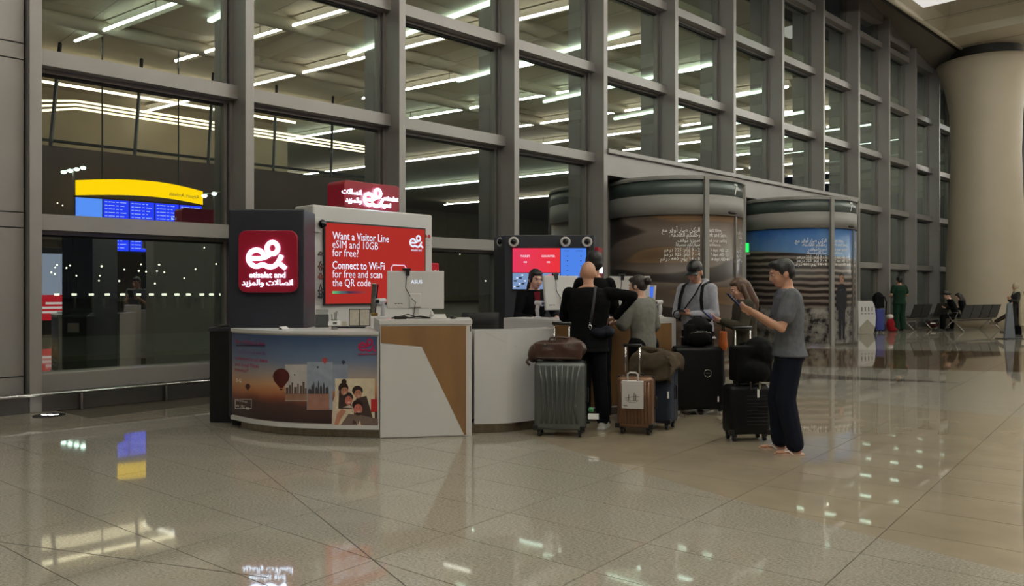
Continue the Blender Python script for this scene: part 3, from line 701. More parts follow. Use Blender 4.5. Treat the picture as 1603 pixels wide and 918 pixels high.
for i in range(4): MB().span((sw_s(664), -.003, sw_z(664, 377+i*4)), (sw_s(664)+.10-.02*(i % 2), -.0005, sw_z(664, 377+i*4)+.004)).build('small_print', mat('grey print', (140, 138, 136), .5, noise=(9, .05)), sw)
# red roof sign
rs = thing('roof_sign', 'red rounded roof sign with glowing white logo on top of screen partition', 'sign', SB, srot)
rl0, rl1 = sw_s(540), sw_s(627)
MB().extr(rounded(rl1-rl0, .34, .05), ((rl0+rl1)/2, .02, 2.45+.17), (1, 0, 0), (0, 0, 1), (0, 1, 0), 0, .36).build('body', M_REDBOX, rs, bevel=.01)
lg = logo_mesh(.25); place_mesh(lg, flat_frame((sw_s(586), -.005, 2.60), (1, 0, 0), (0, 0, 1), (0, -1, 0))); link('glowing_logo', lg, M_GLOW, rs, True)
for s, dz in (('etisalat', .005), ('and', -.085)):
    lettering('glowing_lettering', s, flat_frame((sw_s(601), .008, 2.58+dz), (1, 0, 0), (0, 0, 1), (0, -1, 0)), M_GLOWT, rs, size=.085, bold=.0, extrude=.004)
for s, dz in (('اتصالات', .04), ('والمزيد', -.06)):
    lettering('glowing_lettering', arabic(s), flat_frame((sw_s(567), .008, 2.58+dz), (1, 0, 0), (0, 0, 1), (0, -1, 0)), M_GLOWT, rs, size=.09, align='RIGHT', bold=.0, extrude=.004)
# dome camera on its upper corner
dc = thing('dome_camera', 'white bracket dome camera at upper left corner of screen partition', 'camera', SB+sdir*.03+Vector((0, 0, 2.2)), srot)
MB().span((-.06, -.09, -.09), (.03, 0, .09)).build('bracket', M_WHITE, dc, bevel=.01)
MB().ell((.02, -.12, .01), (.05, .05, .055)).build('dome', mat('smoked dome', (10, 10, 12), .06, noise=(3, .1)), dc, True)
# accessories hanging on pegs
accs = [('pair of small sunglasses hanging highest on the partition edge', 399), ('folded brown strap hanging below the sunglasses', 414), ('rolled red cable hanging on middle peg of partition', 432), ('long thin lanyard hanging under the red cable', 449), ('black earphones hanging lowest on the partition edge', 464)]
acol = [(60, 34, 30), (92, 52, 46), (128, 50, 44), (70, 60, 66), (40, 36, 40)]
for i, ((lab, py), cl) in enumerate(zip(accs, acol)):
    s = sw_s(498); z = sw_z(498, py)
    o = thing('hanging_accessory', lab, 'accessory', SB+sdir*s+Vector((0, 0, z)), srot, 'accessories on the partition edge')
    am = mat('accessory %d colour' % i, cl, .5, noise=(30, .2))
    MB().tube([(0, 0, .03), (0, -.07, .03)], .004, 6).build('peg', M_CHROME, o)
    h = (.03, .10, .07, .15, .05)[i]
    MB().tube([(.0, -.05, .03), (-.02, -.05, .03-h*.5), (-.012, -.052, .03-h), (.014, -.05, .03-h), (.024, -.05, .03-h*.5)], .009, 6, closed=True).build('loop', am, o)
    MB().span((-.035, -.06, .0-h*.4), (.035, -.045, .022-h*.4)).build('clip', am, o)

# --- curved front counter with printed panel
ARC = [Vector(p) for p in ((-2.93, 8.36, 0), (-2.60, 8.07, 0), (-2.25, 7.88, 0), (-1.75, 7.765, 0), (-1.285, 7.725, 0))]
def catmull(P, n):
    out = []
    Q = [P[0]*2-P[1]]+P+[P[-1]*2-P[-2]]
    for i in range(1, len(Q)-2):
        for j in range(n):
            t = j/n; a, b, c, d = Q[i-1], Q[i], Q[i+1], Q[i+2]
            out.append(.5*((2*b)+(-a+c)*t+(2*a-5*b+4*c-d)*t*t+(-a+3*b-3*c+d)*t*t*t))
    return out+[P[-1]]
AP = catmull(ARC, 8)
dist = [0.]
for p, q in zip(AP, AP[1:]): dist.append(dist[-1]+(q-p).length)
AL = dist[-1]
def arc(s, off=0.):                     # point of the curved front at length s, moved outwards
    s = max(0, min(AL, s)); i = 0
    while i < len(dist)-2 and dist[i+1] < s: i += 1
    t = (s-dist[i])/(dist[i+1]-dist[i]); p = AP[i].lerp(AP[i+1], t)
    d = (AP[min(i+2, len(AP)-1)]-AP[max(i-1, 0)]).normalized(); n = Vector((d.y, -d.x, 0)); return p+n*off
cd = thing('curved_counter', 'curved white counter with printed sunset balloon panel', 'counter')
bk = [(-1.49, 8.42), (-1.62, 8.95), (-2.17, 8.95), (-2.17, 8.44), (-2.93, 8.44)]
MB().prism([(p.x, p.y) for p in AP]+bk, .1, 1.0).build('body', M_WHITE, cd)
MB().prism([tuple(arc(AL*i/32, .018).xy) for i in range(33)]+bk, 1.0, 1.035).build('worktop', M_WHITE, cd, bevel=.004)
MB().prism([tuple(arc(AL*i/32, .018).xy) for i in range(33)]+[tuple(arc(AL*(32-i)/32, -.03).xy) for i in range(33)], .085, .125).build('lower_rim', M_WHITE, cd)
MB().prism([tuple(arc(AL*(.06+.94*i/24), -.04).xy) for i in range(25)]+[(-1.3, 8.2), (-2.8, 8.40)], 0, .1).build('kick_plate', M_STEELK, cd)
PZ0, PZ1 = .135, .985
PS0, PS1 = .015, AL-.02
def ad_material():
    k = NT('printed sunset picture'); tc = k.node('TexCoord'); s = k.node('SeparateXYZ'); k.put(s.inputs[0], tc.outputs['Object'])
    X, Y, Z = s.outputs; n = k.noise(tc.outputs['Object'], 3, 4, .5)
    v = k.math('MULTIPLY_ADD', n, .10, k.math('ADD', Z, -.05))
    col = k.ramp(v, [(.13, srgb(52, 36, 36)), (.30, srgb(74, 50, 46)), (.36, srgb(128, 72, 52)), (.42, srgb(176, 112, 74)), (.50, srgb(196, 148, 108)), (.60, srgb(160, 146, 140)), (.74, srgb(104, 118, 142)), (.95, srgb(62, 80, 114))])
    k.put(k.b.inputs['Base Color'], col); k.b.inputs['Roughness'].default_value = .3; return k.m
NG = 32
pn = MB().grid([[arc(PS0+(PS1-PS0)*i/NG, .006)+Vector((0, 0, z)) for i in range(NG+1)] for z in (PZ0, PZ1)]).build('printed_panel', ad_material(), cd, True)
def s_of_px(px):
    lo, hi = 0., AL
    for _ in range(30):
        m_ = (lo+hi)/2; p = arc(m_)
        if CXP+FPX*p.x/p.y < px: lo = m_
        else: hi = m_
    return (lo+hi)/2
def adp(px, py):                        # picture coordinates -> length along the panel, height
    s = s_of_px(px); return s, CH-arc(s).y*(py-HOR)/FPX
def print_shape(name, pts, m, off=.009, parent=None):       # flat print: outline in picture coordinates
    me = bpy.data.meshes.new(name); vs = []
    if len(pts) == 4 and abs(pts[1][0]-pts[0][0]) > 8:      # wide rectangles follow the curve
        (x0, y0), (x1, y1) = pts[0], pts[2]; n = 10; rows_ = []
        for py in (y0, y1): rows_.append([arc(adp(x0+(x1-x0)*i/n, py)[0], off)+Vector((0, 0, adp(x0+(x1-x0)*i/n, py)[1])) for i in range(n+1)])
        return MB().grid(rows_).build(name, m, parent or pn)
    for px, py in pts:
        s, z = adp(px, py); vs.append(arc(s, off)+Vector((0, 0, z)))
    me.from_pydata(vs, [], [tuple(range(len(vs)))]); me.update(); return link(name, me, m, parent or pn)
def pc(cx, cy, rx_, ry_, n=14, a0=0): return [(cx+rx_*math.cos(a0+2*PI*i/n), cy+ry_*math.sin(a0+2*PI*i/n)) for i in range(n)]
def pm(name, c): return mat('print '+name, c, .3, noise=(12, .12))
def pr(x0, y0, x1, y1): return [(x0, y0), (x1, y0), (x1, y1), (x0, y1)]
M_MAG = pm('magenta', (168, 30, 76))
# layered photo cards
print_shape('printed_card', pr(447, 571, 481, 628), pm('pale card', (190, 182, 176)), .007)
print_shape('printed_card', pr(481, 567, 521, 642), pm('blue card', (150, 158, 172)), .0072)
print_shape('printed_card', pr(521, 571, 545, 612), pm('sky card', (136, 144, 160)), .007)
print_shape('printed_card', pr(525, 593, 587, 664), pm('cream card', (214, 198, 170)), .0075)
print_shape('printed_ground', pr(447, 616, 481, 627), pm('sand', (146, 110, 92)), .0078); print_shape('printed_ground', pr(482, 616, 516, 642), pm('pink sand', (160, 116, 100)), .0078)
for x, w, h in ((448, 5, 10), (453, 4, 14), (457, 3, 18), (461, 5, 11), (466, 3, 16), (470, 4, 13), (474, 4, 19), (478, 3, 9)):
    print_shape('printed_building', pr(x, 617-h, x+w-.6, 617), pm('town', (92, 74, 66)), .0081)
for x, w, h in ((483, 5, 9), (488, 3, 16), (491, 2, 20), (494, 4, 12), (498, 2, 22), (501, 4, 14), (506, 3, 19), (510, 5, 12)):
    print_shape('printed_tower', [(x, 617), (x, 617-h*.7), (x+w/2, 617-h), (x+w, 617-h*.7), (x+w, 617)], pm('skyline', (66, 60, 66)), .0081)
def balloon(cx, cy, r, m):
    pts = [(cx+r*math.cos(a), cy+r*math.sin(a)) for a in [PI+PI*i/10 for i in range(11)]]+[(cx+r*.86, cy+r*.5), (cx+r*.18, cy+r*1.35), (cx-r*.18, cy+r*1.35), (cx-r*.86, cy+r*.5)]
    print_shape('printed_balloon', pts, m, .0085)
    print_shape('printed_basket', pr(cx-r*.15, cy+r*1.45, cx+r*.15, cy+r*1.62), pm('basket', (30, 20, 18)), .0085)
balloon(441, 590, 13, pm('balloon', (84, 34, 30))); balloon(389, 605, 4, pm('balloon', (84, 34, 30))); balloon(509, 564, 4, pm('striped balloon', (168, 70, 70)))
balloon(538, 567, 2.8, pm('dark balloon', (44, 48, 66))); balloon(462, 587, 1.2, pm('dark balloon', (44, 48, 66))); balloon(498, 575, 1.5, pm('dark balloon', (44, 48, 66)))
# family group
SKN = pm('skin', (188, 128, 104)); SKN2 = pm('rosy skin', (196, 112, 96)); HR = pm('hair', (44, 28, 24)); TSH = pm('grey shirt', (112, 92, 84)); CRM = pm('cream sleeve', (206, 184, 164)); DKT = pm('dark top', (66, 50, 46))
for nm, pts, m, off in (('printed_body', [(520, 664), (521, 630), (528, 612), (548, 610), (556, 640), (560, 664)], CRM, .0085), ('printed_body', [(530, 640), (531, 614), (545, 611), (552, 640)], DKT, .0087),
                       ('printed_body', [(552, 664), (558, 624), (574, 620), (580, 640), (586, 664)], DKT, .0085), ('printed_body', [(522, 668), (526, 642), (548, 634), (562, 648), (566, 668)], CRM, .009),
                       ('printed_body', [(532, 668), (546, 648), (566, 650), (592, 656), (592, 668)], TSH, .0095), ('printed_arm', [(524, 666), (528, 648), (536, 640), (542, 644), (534, 656), (530, 666)], SKN, .0098),
                       ('printed_hair', pc(538, 608, 8, 9), HR, .0088), ('printed_hair', pc(539, 598, 4, 4.5), HR, .0088), ('printed_face', pc(540, 613, 6, 6.5), SKN, .0092),
                       ('printed_hair', pc(560, 612, 8.5, 8), HR, .0088), ('printed_face', pc(561, 617, 6, 6.8), SKN, .0092), ('printed_hair', pc(546, 622, 7, 7.5), HR, .0096), ('printed_face', pc(546, 627, 5.6, 7), SKN2, .0099),
                       ('printed_hair', pc(560, 634, 8.5, 8), HR, .0100), ('printed_face', pc(561, 641, 6.8, 8.5), SKN2, .0103), ('printed_smile', pc(541, 616, 2.5, 1.1), CRM, .0106), ('printed_smile', pc(562, 620, 2.4, 1.1), CRM, .0106),
                       ('printed_smile', pc(547, 630, 2.4, 1.2), CRM, .0106), ('printed_smile', pc(562, 645, 2.8, 1.3), CRM, .0106), ('printed_beard', pc(561.5, 648, 5, 2.5), HR, .0105),
                       ('printed_phone', pr(581, 625, 591, 645), pm('red phone', (180, 44, 44)), .0102)):
    print_shape(nm, pts, m, off)
for fx, fy in ((540, 612), (561, 616), (546, 625.5), (561, 639.5)):
    for s_ in (-1, 1): print_shape('printed_eye', pc(fx+s_*2.3, fy-.6, .8, .55, 8), HR, .0108); print_shape('printed_brow', pc(fx+s_*2.3, fy-2.2, 1.3, .35, 8), HR, .0108)
def ad_text(body, px, py, size_px, m, wpx=None, bold=.01, align='LEFT'):
    s0, z0 = adp(px, py); sz = size_px*8/FPX
    lettering('printed_lettering', body, lambda v: arc(s0+v.x, .009)+Vector((0, 0, z0+v.y)), m, pn, size=sz, align=align, res=1, bold=bold, width=(adp(px+wpx, py)[0]-s0) if wpx else None)
ad_text('Buy a Visitor Line', 370, 537, 9, M_MAG, 46, .006); ad_text('Connected with', 370, 552, 8, pm('violet', (120, 60, 130)), 47, .004)
ad_text('unlimited local data', 369, 563, 9, M_MAG, 51, .004); ad_text('and local Flexi', 369, 572.5, 9, M_MAG, 37, .004); ad_text('minutes*', 369, 581, 9, M_MAG, 21, .004)
print_shape('printed_bar', pr(371, 539.5, 416, 542), pm('bar', (48, 20, 52)))
ad_text('5G', 371, 598, 8, M_PRINT_W, 8, .01); ad_text('Download', 372, 628, 5, M_PRINT_W, 16, .0); ad_text('e& UAE app', 371, 637, 7, M_PRINT_W, 21, .01)
for q in (pr(369, 625, 395, 625.8), pr(369, 639.2, 395, 640), pr(369, 625, 369.8, 640), pr(394.2, 625, 395, 640)): print_shape('printed_box_line', q, M_PRINT_W)
lgm = logo_mesh(.125, flat=.06); s0, z0 = adp(575, 541); place_mesh(lgm, lambda v: arc(s0+v.x, .009+v.z)+Vector((0, 0, z0+v.y))); link('printed_logo', lgm, M_MAG, pn)
ad_text('etisalat and', 561, 556, 5, M_MAG, 28, .01)

# --- square counter with wood inlay
FL, FR, BR_, BL_ = Vector((-1.275, 7.715, 0)), Vector((-.395, 7.84, 0)), Vector((-.45, 8.5, 0)), Vector((-1.46, 8.42, 0))
ce = thing('wood_inlay_counter', 'white square counter with honey wood inlay and slanted white panel', 'counter')
MB().prism([tuple(p.xy) for p in (FL, FR, BR_, BL_)], .0, 1.10).build('body', M_WHITE, ce, bevel=.003)
MB().prism([tuple(p.xy) for p in (FL+Vector((-.005, -.01, 0)), FR+Vector((.005, -.01, 0)), BR_, BL_)], 1.10, 1.143).build('worktop', M_WHITE, ce, bevel=.003)
ed = (FR-FL).normalized(); en = Vector((ed.y, -ed.x, 0)); EL = (FR-FL).length
MB().extr([(.008, .925), (.40, .885), (.815, .015), (EL-.055, .015), (EL-.055, 1.085), (.008, 1.085)], FL, ed, (0, 0, 1), en, -.02, .004).build('wood_inlay', M_WOOD, ce)
MB().extr([(.006, .012), (.812, .012), (.40, .875), (.006, .915)], FL, ed, (0, 0, 1), en, -.02, .012).build('slanted_panel', M_WHITE, ce, bevel=.003)
lettering('counter_number', '1', flat_frame(FL+ed*(EL-.03)+en*.003+Vector((0, 0, 1.03)), ed, (0, 0, 1), en), M_BLK, ce, size=.075, bold=.01)
# --- low curved marbled counter
cf = thing('marbled_counter', 'low curved white marbled counter right of the wood inlay', 'counter')
fa = catmull([Vector((-.375, 7.94, 0)), Vector((-.05, 8.0, 0)), Vector((.25, 8.2, 0)), Vector((.46, 8.44, 0))], 6)
fb = [Vector((p.x-.10, p.y+.30, 0)) for p in fa][::-1]; fb[-1] = Vector((-.38, 8.3, 0))
MB().prism([(p.x, p.y) for p in fa]+[(p.x, p.y) for p in fb], .1, 1.03).build('body', M_MARB, cf)
kk = [Vector((p.x-.03, p.y+.06, 0)) for p in fa]
MB().prism([(p.x, p.y) for p in kk]+[(p.x, p.y) for p in fb], 0, .1).build('kick_plate', M_STEELK, cf)
MB().tube([fa[2]+Vector((.0, -.003, 1.01)), fa[5]+Vector((0, -.003, .93)), fa[8]+Vector((0, -.003, .86))], .0015, 4).build('marble_vein', mat('vein grey', (166, 163, 160), .3, noise=(9, .1)), cf)
# --- raised service counter
cg = thing('service_counter', 'raised service counter with white end and wood front where staff work', 'counter')
GP = [Vector((-.10, 9.52, 0)), Vector((.47, 8.93, 0)), Vector((1.95, 9.50, 0)), Vector((1.80, 10.05, 0)), Vector((.50, 9.66, 0)), Vector((.20, 9.9, 0))]
MB().prism([tuple(p.xy) for p in GP], .08, 1.06).build('body', M_WHITE, cg)
MB().prism([tuple((p+Vector((0, .02, 0))).xy) for p in GP], 0, .08).build('kick_plate', M_STEELK, cg)
MB().prism([tuple(p.xy) for p in GP], 1.06, 1.10).build('worktop', M_WHITE, cg, bevel=.003)
gd = (GP[2]-GP[1]).normalized(); gn = Vector((gd.y, -gd.x, 0)); GL = (GP[2]-GP[1]).length
MB().extr([(.01, .1), (GL-.06, .1), (GL-.06, 1.04), (.01, 1.04)], GP[1], gd, (0, 0, 1), gn, -.02, .004).build('wood_front', M_WOOD, cg)

# --- queue display tower
TC = Vector((.585, 12.5, 0))
qt = thing('queue_display_tower', 'dark blue tower with ticket queue screen behind the staff', 'tower', TC)
MB().prism([(-.70, 0), (.70, 0), (.84, .5), (-.88, .5)], 0, 2.29).build('body', M_CHAR, qt, bevel=.01)
qs = MB().span((-.585, -.03, 1.43), (.585, 0, 2.09)).build('screen_frame', M_BLK, qt)
k = NT('queue red'); tc = k.node('TexCoord'); sp = k.node('SeparateXYZ'); k.put(sp.inputs[0], tc.outputs['Generated'])
k.put(k.b.inputs['Base Color'], (0, 0, 0, 1)); k.put(k.b.inputs['Emission Color'], k.ramp(sp.outputs[0], [(0, (.75, .03, .10, 1)), (1, (.80, .02, .03, 1))])); k.b.inputs['Emission Strength'].default_value = 1.
MB().span((-.575, -.034, 1.70), (.165, -.029, 2.08)).build('red_area', MATS['queue red'], qs)
MB().span((.175, -.034, 1.44), (.575, -.029, 2.08)).build('blue_area', light_mat('queue blue', (.09, .27, .95), .85), qs)
MB().span((-.575, -.034, 1.44), (.165, -.029, 1.69)).build('video_area', light_mat('queue video', (.24, .36, .62), .8), qs)
for i in range(9):
    MB().span((-.56+.04*(i % 5), -.036, 1.47+.045*(i//2)), (-.53+.04*(i % 5)+.02*(i % 2), -.0335, 1.49+.045*(i//2))).build('video_detail', M_BLK if i % 2 else M_GLOWS, qs)
MB().lathe([(.045, -.002), (.075, -.002), (.075, .002), (.045, .002)], (.02, -.036, 1.62), 20, M=rx(PI/2) @ Matrix.Diagonal(Vector((1, .7, 1)))).build('round_badge', light_mat('badge pink', (.9, .15, .25), 1.), qs)
for s, u, v, sz in (('TICKET', -.38, 1.94, .045), ('COUNTER', -.02, 1.94, .045), ('100', -.38, 1.85, .038), ('100', -.02, 1.85, .038)):
    lettering('screen_lettering', s, flat_frame((u, -.037, v), (1, 0, 0), (0, 0, 1), (0, -1, 0)), M_GLOWS, qs, size=sz, align='CENTER', bold=.015)
for s, u in (('TICKET', .27), ('COUNTER', .46)):
    lettering('screen_lettering', s, flat_frame((u, -.037, 2.03), (1, 0, 0), (0, 0, 1), (0, -1, 0)), M_BLK, qs, size=.024, align='CENTER')
for r in range(5):
    for u in (.27, .48): MB().span((u, -.037, 1.95-.075*r), (u+.02, -.034, 1.962-.075*r)).build('number_mark', M_BLK, qs)
for i, (px, lab) in enumerate(((784, 'round white camera on left side of queue tower'), (804, 'round white camera above the red half of queue screen'), (885, 'round white camera above the blue half of queue screen'), (919, 'round white camera at right top corner of queue tower'))):
    p = at(px, 379, 12.44 if i else 12.7)
    c = thing('round_camera', lab, 'camera', p, 0 if i else -.9, 'round cameras on the queue tower')
    MB().lathe([(.045, -.05), (.078, -.05), (.082, 0), (.07, .03), (.045, .02), (.045, -.05)], (0, 0, 0), 24, M=rx(-PI/2) @ rx(PI)).build('ring', M_WHITE, c, True)
    MB().ell((0, -.02, 0), .042).build('lens_dome', mat('smoked dome', (10, 10, 12), .06), c, True)
# red light box on its right flank
fl0 = TC+Vector((.72, .06, 0)); fd = Vector((.14, .5, 0)).normalized(); fn = Vector((fd.y, -fd.x, 0))
fb_ = thing('side_light_box', 'narrow red light box with glowing letters on right flank of queue tower', 'sign', fl0)
MB().extr([(0, 1.45), (.42, 1.45), (.42, 2.1), (0, 2.1)], (0, 0, 0), fd, (0, 0, 1), fn, -.02, .05).build('box', M_REDBOX, fb_)
for i, (z, h) in enumerate(((1.86, .12), (1.70, .12), (1.54, .08))):
    MB().extr([(.06, z), (.36, z), (.36, z+h), (.06, z+h)], (0, 0, 0), fd, (0, 0, 1), fn, .05, .06).build('glowing_lettering', M_GLOW, fb_)

# ================================================================== things on the counters
def monitor(name, label, loc, rotz, w, h, tilt, brand=None, back=M_WHITE):
    t = thing(name, label, 'monitor', loc, rotz)            # back of the screen towards local -y
    T = rx(tilt); z0 = .10
    c = Vector((0, 0, z0+h/2))
    b = MB().box(c, (w, .035, h), T).build('case', back, t, bevel=.008)
    MB().box(c+T @ Vector((0, .02, 0)), (w-.02, .004, h-.02), T).build('screen', mat('lit office screen', (20, 20, 24), .2, 0, (120, 150, 220), .5, noise=(5, .1)), t)
    MB().box(c+T @ Vector((0, -.03, -h*.28)), (.11, .035, .14), T).build('stand_neck', back, t, bevel=.006)
    MB().box((0, -.02, .055), (.07, .04, .11)).build('stand_post', back, t)
    MB().span((-.13, -.09, 0), (.13, .09, .014)).build('foot', back, t, bevel=.004)
    MB().box(c+T @ Vector((-.09, -.018, h/2+.015)), (.085, .03, .025), T).build('webcam', M_BLK, t, bevel=.005)
    MB().box(c+T @ Vector((-.08, -.02, h/2-.02)), (.04, .02, .06), T).build('webcam_clip', M_BLK, t)
    MB().tube([c+T @ Vector((-.09, -.025, h/2-.05)), c+T @ Vector((-.10, -.03, .02)), c+T @ Vector((-.04, -.045, -.09)), c+T @ Vector((0, -.06, -h*.32)), Vector((-.02, -.08, .02))], .004, 6).build('cable', M_BLK, t, True)
    if brand: lettering('maker_lettering', brand, lambda v: c+T @ Vector((v.x+.01, -.0185, v.y+h*.17)), M_GLOWS, t, size=.05, align='CENTER', bold=.02)
    for i in range(3): MB().box(c+T @ Vector((-.20+.03*i, -.018, -h*.36)), (.02, .002, .008), T).build('small_mark', M_BLK, t)
    return t
mz = 1.143
monitor('monitor', 'white all-in-one monitor back with webcam on wood inlay counter', (-.98, 8.12, mz), .10, .575, .385, -.06, 'ASUS')
monitor('monitor', 'white angled monitor beside the staff member on service counter', (.58, 9.32, 1.10), .62, .52, .40, -.12)
monitor('monitor', 'white monitor half hidden behind woman with bun', (1.42, 9.68, 1.10), -.35, .50, .40, -.10)
M_LIT = mat('blue lit tablet screen', (30, 60, 140), .2, 0, (70, 120, 240), .8, noise=(4, .1))
tb = thing('tall_tablet', 'tall thin tablet glowing blue on right end of service counter', 'tablet', (1.66, 9.72, 1.10), -1.1)
MB().box((0, 0, .21), (.24, .03, .36), rx(-.1)).build('case', M_WHITE, tb, bevel=.006); MB().box((0, -.018, .21), (.21, .004, .32), rx(-.1)).build('screen', M_LIT, tb); MB().span((-.09, -.07, 0), (.09, .07, .03)).build('foot', M_WHITE, tb, bevel=.005); MB().box((0, 0, .395), (.05, .03, .025)).build('webcam', M_BLK, tb)
def scanner(label, loc, rotz):
    t = thing('barcode_scanner', label, 'scanner', loc, rotz)
    MB().lathe([(.001, 0), (.05, 0), (.048, .012), (.015, .03), (.001, .03)], seg=20).build('base', M_WHITE, t, True)
    MB().tube([(0, 0, .02), (0, .01, .10), (.0, -.005, .17)], [.02, .024, .022], 10).build('grip', M_WHITE, t, True)
    MB().tube([(0, .035, .185), (0, -.075, .175)], [.026, .034], 10).build('head', M_WHITE, t, True, bevel=.004)
    MB().box((0, -.078, .175), (.05, .004, .03)).build('window', M_BLK, t)
scanner('white barcode scanner at left of monitor on wood inlay counter', (-1.33, 8.20, mz), -.6)
scanner('white barcode scanner in front of the staff member', (.30, 9.30, 1.10), .9)
scanner('white barcode scanner beside blue tablet on service counter', (1.80, 9.72, 1.10), -.9)
# desk clutter on the curved counter
dz = 1.035
t = thing('card_terminal', 'black card terminal with tilted grey screen on curved counter', 'terminal', (-2.06, 8.62, dz), .2)
MB().extr([(-.09, 0), (.08, 0), (.06, .06), (-.05, .14)], (-.06, 0, 0), (0, 1, 0), (0, 0, 1), (1, 0, 0), 0, .14).build('body', M_BLK, t, bevel=.006); MB().box((.01, -.0, .15), (.13, .012, .09), rx(-.7)).build('screen', mat('grey terminal screen', (120, 120, 118), .25, noise=(5, .1)), t)
t = thing('pocket_router', 'small white pocket router on clear stand at counter edge', 'router', (-1.80, 8.10, dz), .1)
MB().box((0, 0, .06), (.125, .02, .06), rx(-.5)).build('case', M_WHITE, t, bevel=.008); MB().box((.005, -.012, .063), (.04, .004, .025), rx(-.5)).build('display', M_BLK, t); MB().span((-.03, -.02, 0), (.03, .05, .035)).build('stand', M_CHROME, t)
t = thing('paper_stack', 'crumpled white receipt paper lying on curved counter', 'paper', (-2.28, 8.02, dz), .4)
MB().grid([[(-.06+.04*i, -.03+.05*j, .004+.03*((i*3+j*5) % 4 == 0)) for i in range(4)] for j in range(3)]).build('sheet', M_WHITE, t); MB().prism([(-.1, -.06), (.12, -.05), (.10, .08), (-.09, .06)], 0, .002).build('lower_sheet', M_WHITE, t)
M_PAPER = mat('printed price card', (182, 172, 154), .6, noise=(30, .15))
t = thing('price_stand', 'upright tariff board in dark frame behind curved counter', 'price board', (-1.66, 8.70, dz), .15)
MB().box((0, 0, .10), (.23, .012, .19), rx(-.15)).build('frame', M_BLK, t, bevel=.003)
for i in range(2): MB().box((-.055+.11*i, -.009, .10), (.10, .003, .17), rx(-.15)).build('tariff_sheet', M_PAPER, t)
MB().span((-.08, .0, 0), (.08, .06, .012)).build('foot', M_BLK, t)
for i, (x, lab) in enumerate(((-1.86, 'small pale price card left of tariff board'), (-1.79, 'small pale price card touching the tariff board'))):
    t = thing('price_card', lab, 'price card', (x+.0, 8.52, dz), .1); MB().box((0, 0, .035), (.055, .004, .06), rx(-.25)).build('card', M_PAPER, t); MB().span((-.025, 0, 0), (.025, .03, .006)).build('foot', M_BLK, t)
t = thing('pen_cup', 'green pen cup with pens on curved counter', 'pen cup', (-1.92, 8.62, dz)); MB().lathe([(.001, 0), (.03, 0), (.034, .08), (.028, .08), (.026, .01), (.001, .01)], seg=16).build('cup', mat('dull green cup', (70, 84, 72), .4, noise=(8, .1)), t, True)
for i in range(4): MB().tube([(.01*(i-1.5), .0, .02), (.018*(i-1.5), .01*(i % 2), .14+.01*i)], .004, 6).build('pen', (M_BLK, M_WHITE, M_BLK, M_CHROME)[i], t)
t = thing('brass_holder', 'tall brass and silver brochure holder beside scanner', 'holder', (-1.44, 8.36, 1.143), .2); MB().prism([(-.035, -.03), (.035, -.03), (.035, .03), (-.035, .03)], .02, .05).build('base', mat('brass', (150, 120, 60), .3, .8, noise=(8, .1)), t, bevel=.004)
MB().box((-.01, 0, .20), (.05, .02, .32), ry(.06)).build('silver_sleeve', M_CHROME, t, bevel=.004); MB().box((.022, .01, .20), (.014, .03, .30), ry(.10)).build('dark_leaf', M_BLK, t)
t = thing('keyboard', 'dark keyboard lying behind tariff board', 'keyboard', (-1.72, 8.42, dz), .1); MB().span((-.17, -.055, 0), (.17, .055, .018)).build('base', M_BLK, t, bevel=.004)
MB().grid([[(-.16+.32*i/12, -.045+.09*j/4, .0185) for i in range(13)] for j in range(5)]).build('key_bed', mat('key grey', (46, 46, 48), .5, noise=(60, .3)), t)
t = thing('computer_mouse', 'dark mouse right of monitor on wood inlay counter', 'mouse', (-.60, 8.08, mz), .4); MB().ell((0, 0, .016), (.035, .06, .018)).build('shell', M_BLK, t, True); MB().tube([(0, .05, .01), (.03, .12, .005), (.0, .22, .005)], .003, 6).build('cable', M_BLK, t)
t = thing('desk_phone', 'white and grey desk phone below monitor', 'phone', (-.74, 8.0, mz), .2); MB().prism([(-.08, -.06), (.08, -.06), (.08, .07), (-.08, .07)], 0, [.015, .015, .05, .05]).build('base', M_WHITE, t, bevel=.005); MB().tube([(-.06, -.04, .045), (-.06, .06, .07)], .016, 8).build('handset', M_WHITE, t, True)
t = thing('cable_bundle', 'tangle of black cables behind monitor', 'cables', (-1.02, 7.96, mz)); MB().tube([(-.18, .0, .01), (-.08, .05, .03), (0, -.02, .015), (.1, .06, .03), (.22, .0, .01)], .008, 6).build('cable', M_BLK, t, True); MB().tube([(-.15, .08, .01), (-.02, .02, .05), (.06, .09, .02), (.2, .07, .012)], .006, 6).build('cable', M_BLK, t, True)
t = thing('power_adapter', 'black power block left of the monitor stand', 'adapter', (-1.12, 8.0, mz), .3); MB().span((-.06, -.03, 0), (.06, .03, .03)).build('block', M_BLK, t, bevel=.005); MB().tube([(.06, 0, .015), (.12, .03, .01)], .004, 6).build('lead', M_BLK, t)
t = thing('keyboard', 'white keyboard lying by blue tablet on service counter', 'keyboard', (1.60, 9.52, 1.10), .36); MB().span((-.17, -.055, 0), (.17, .055, .016)).build('base', M_WHITE, t, bevel=.004); MB().span((-.16, -.045, .016), (.16, .045, .019)).build('key_bed', mat('pale key bed', (180, 178, 174), .5, noise=(60, .1)), t)
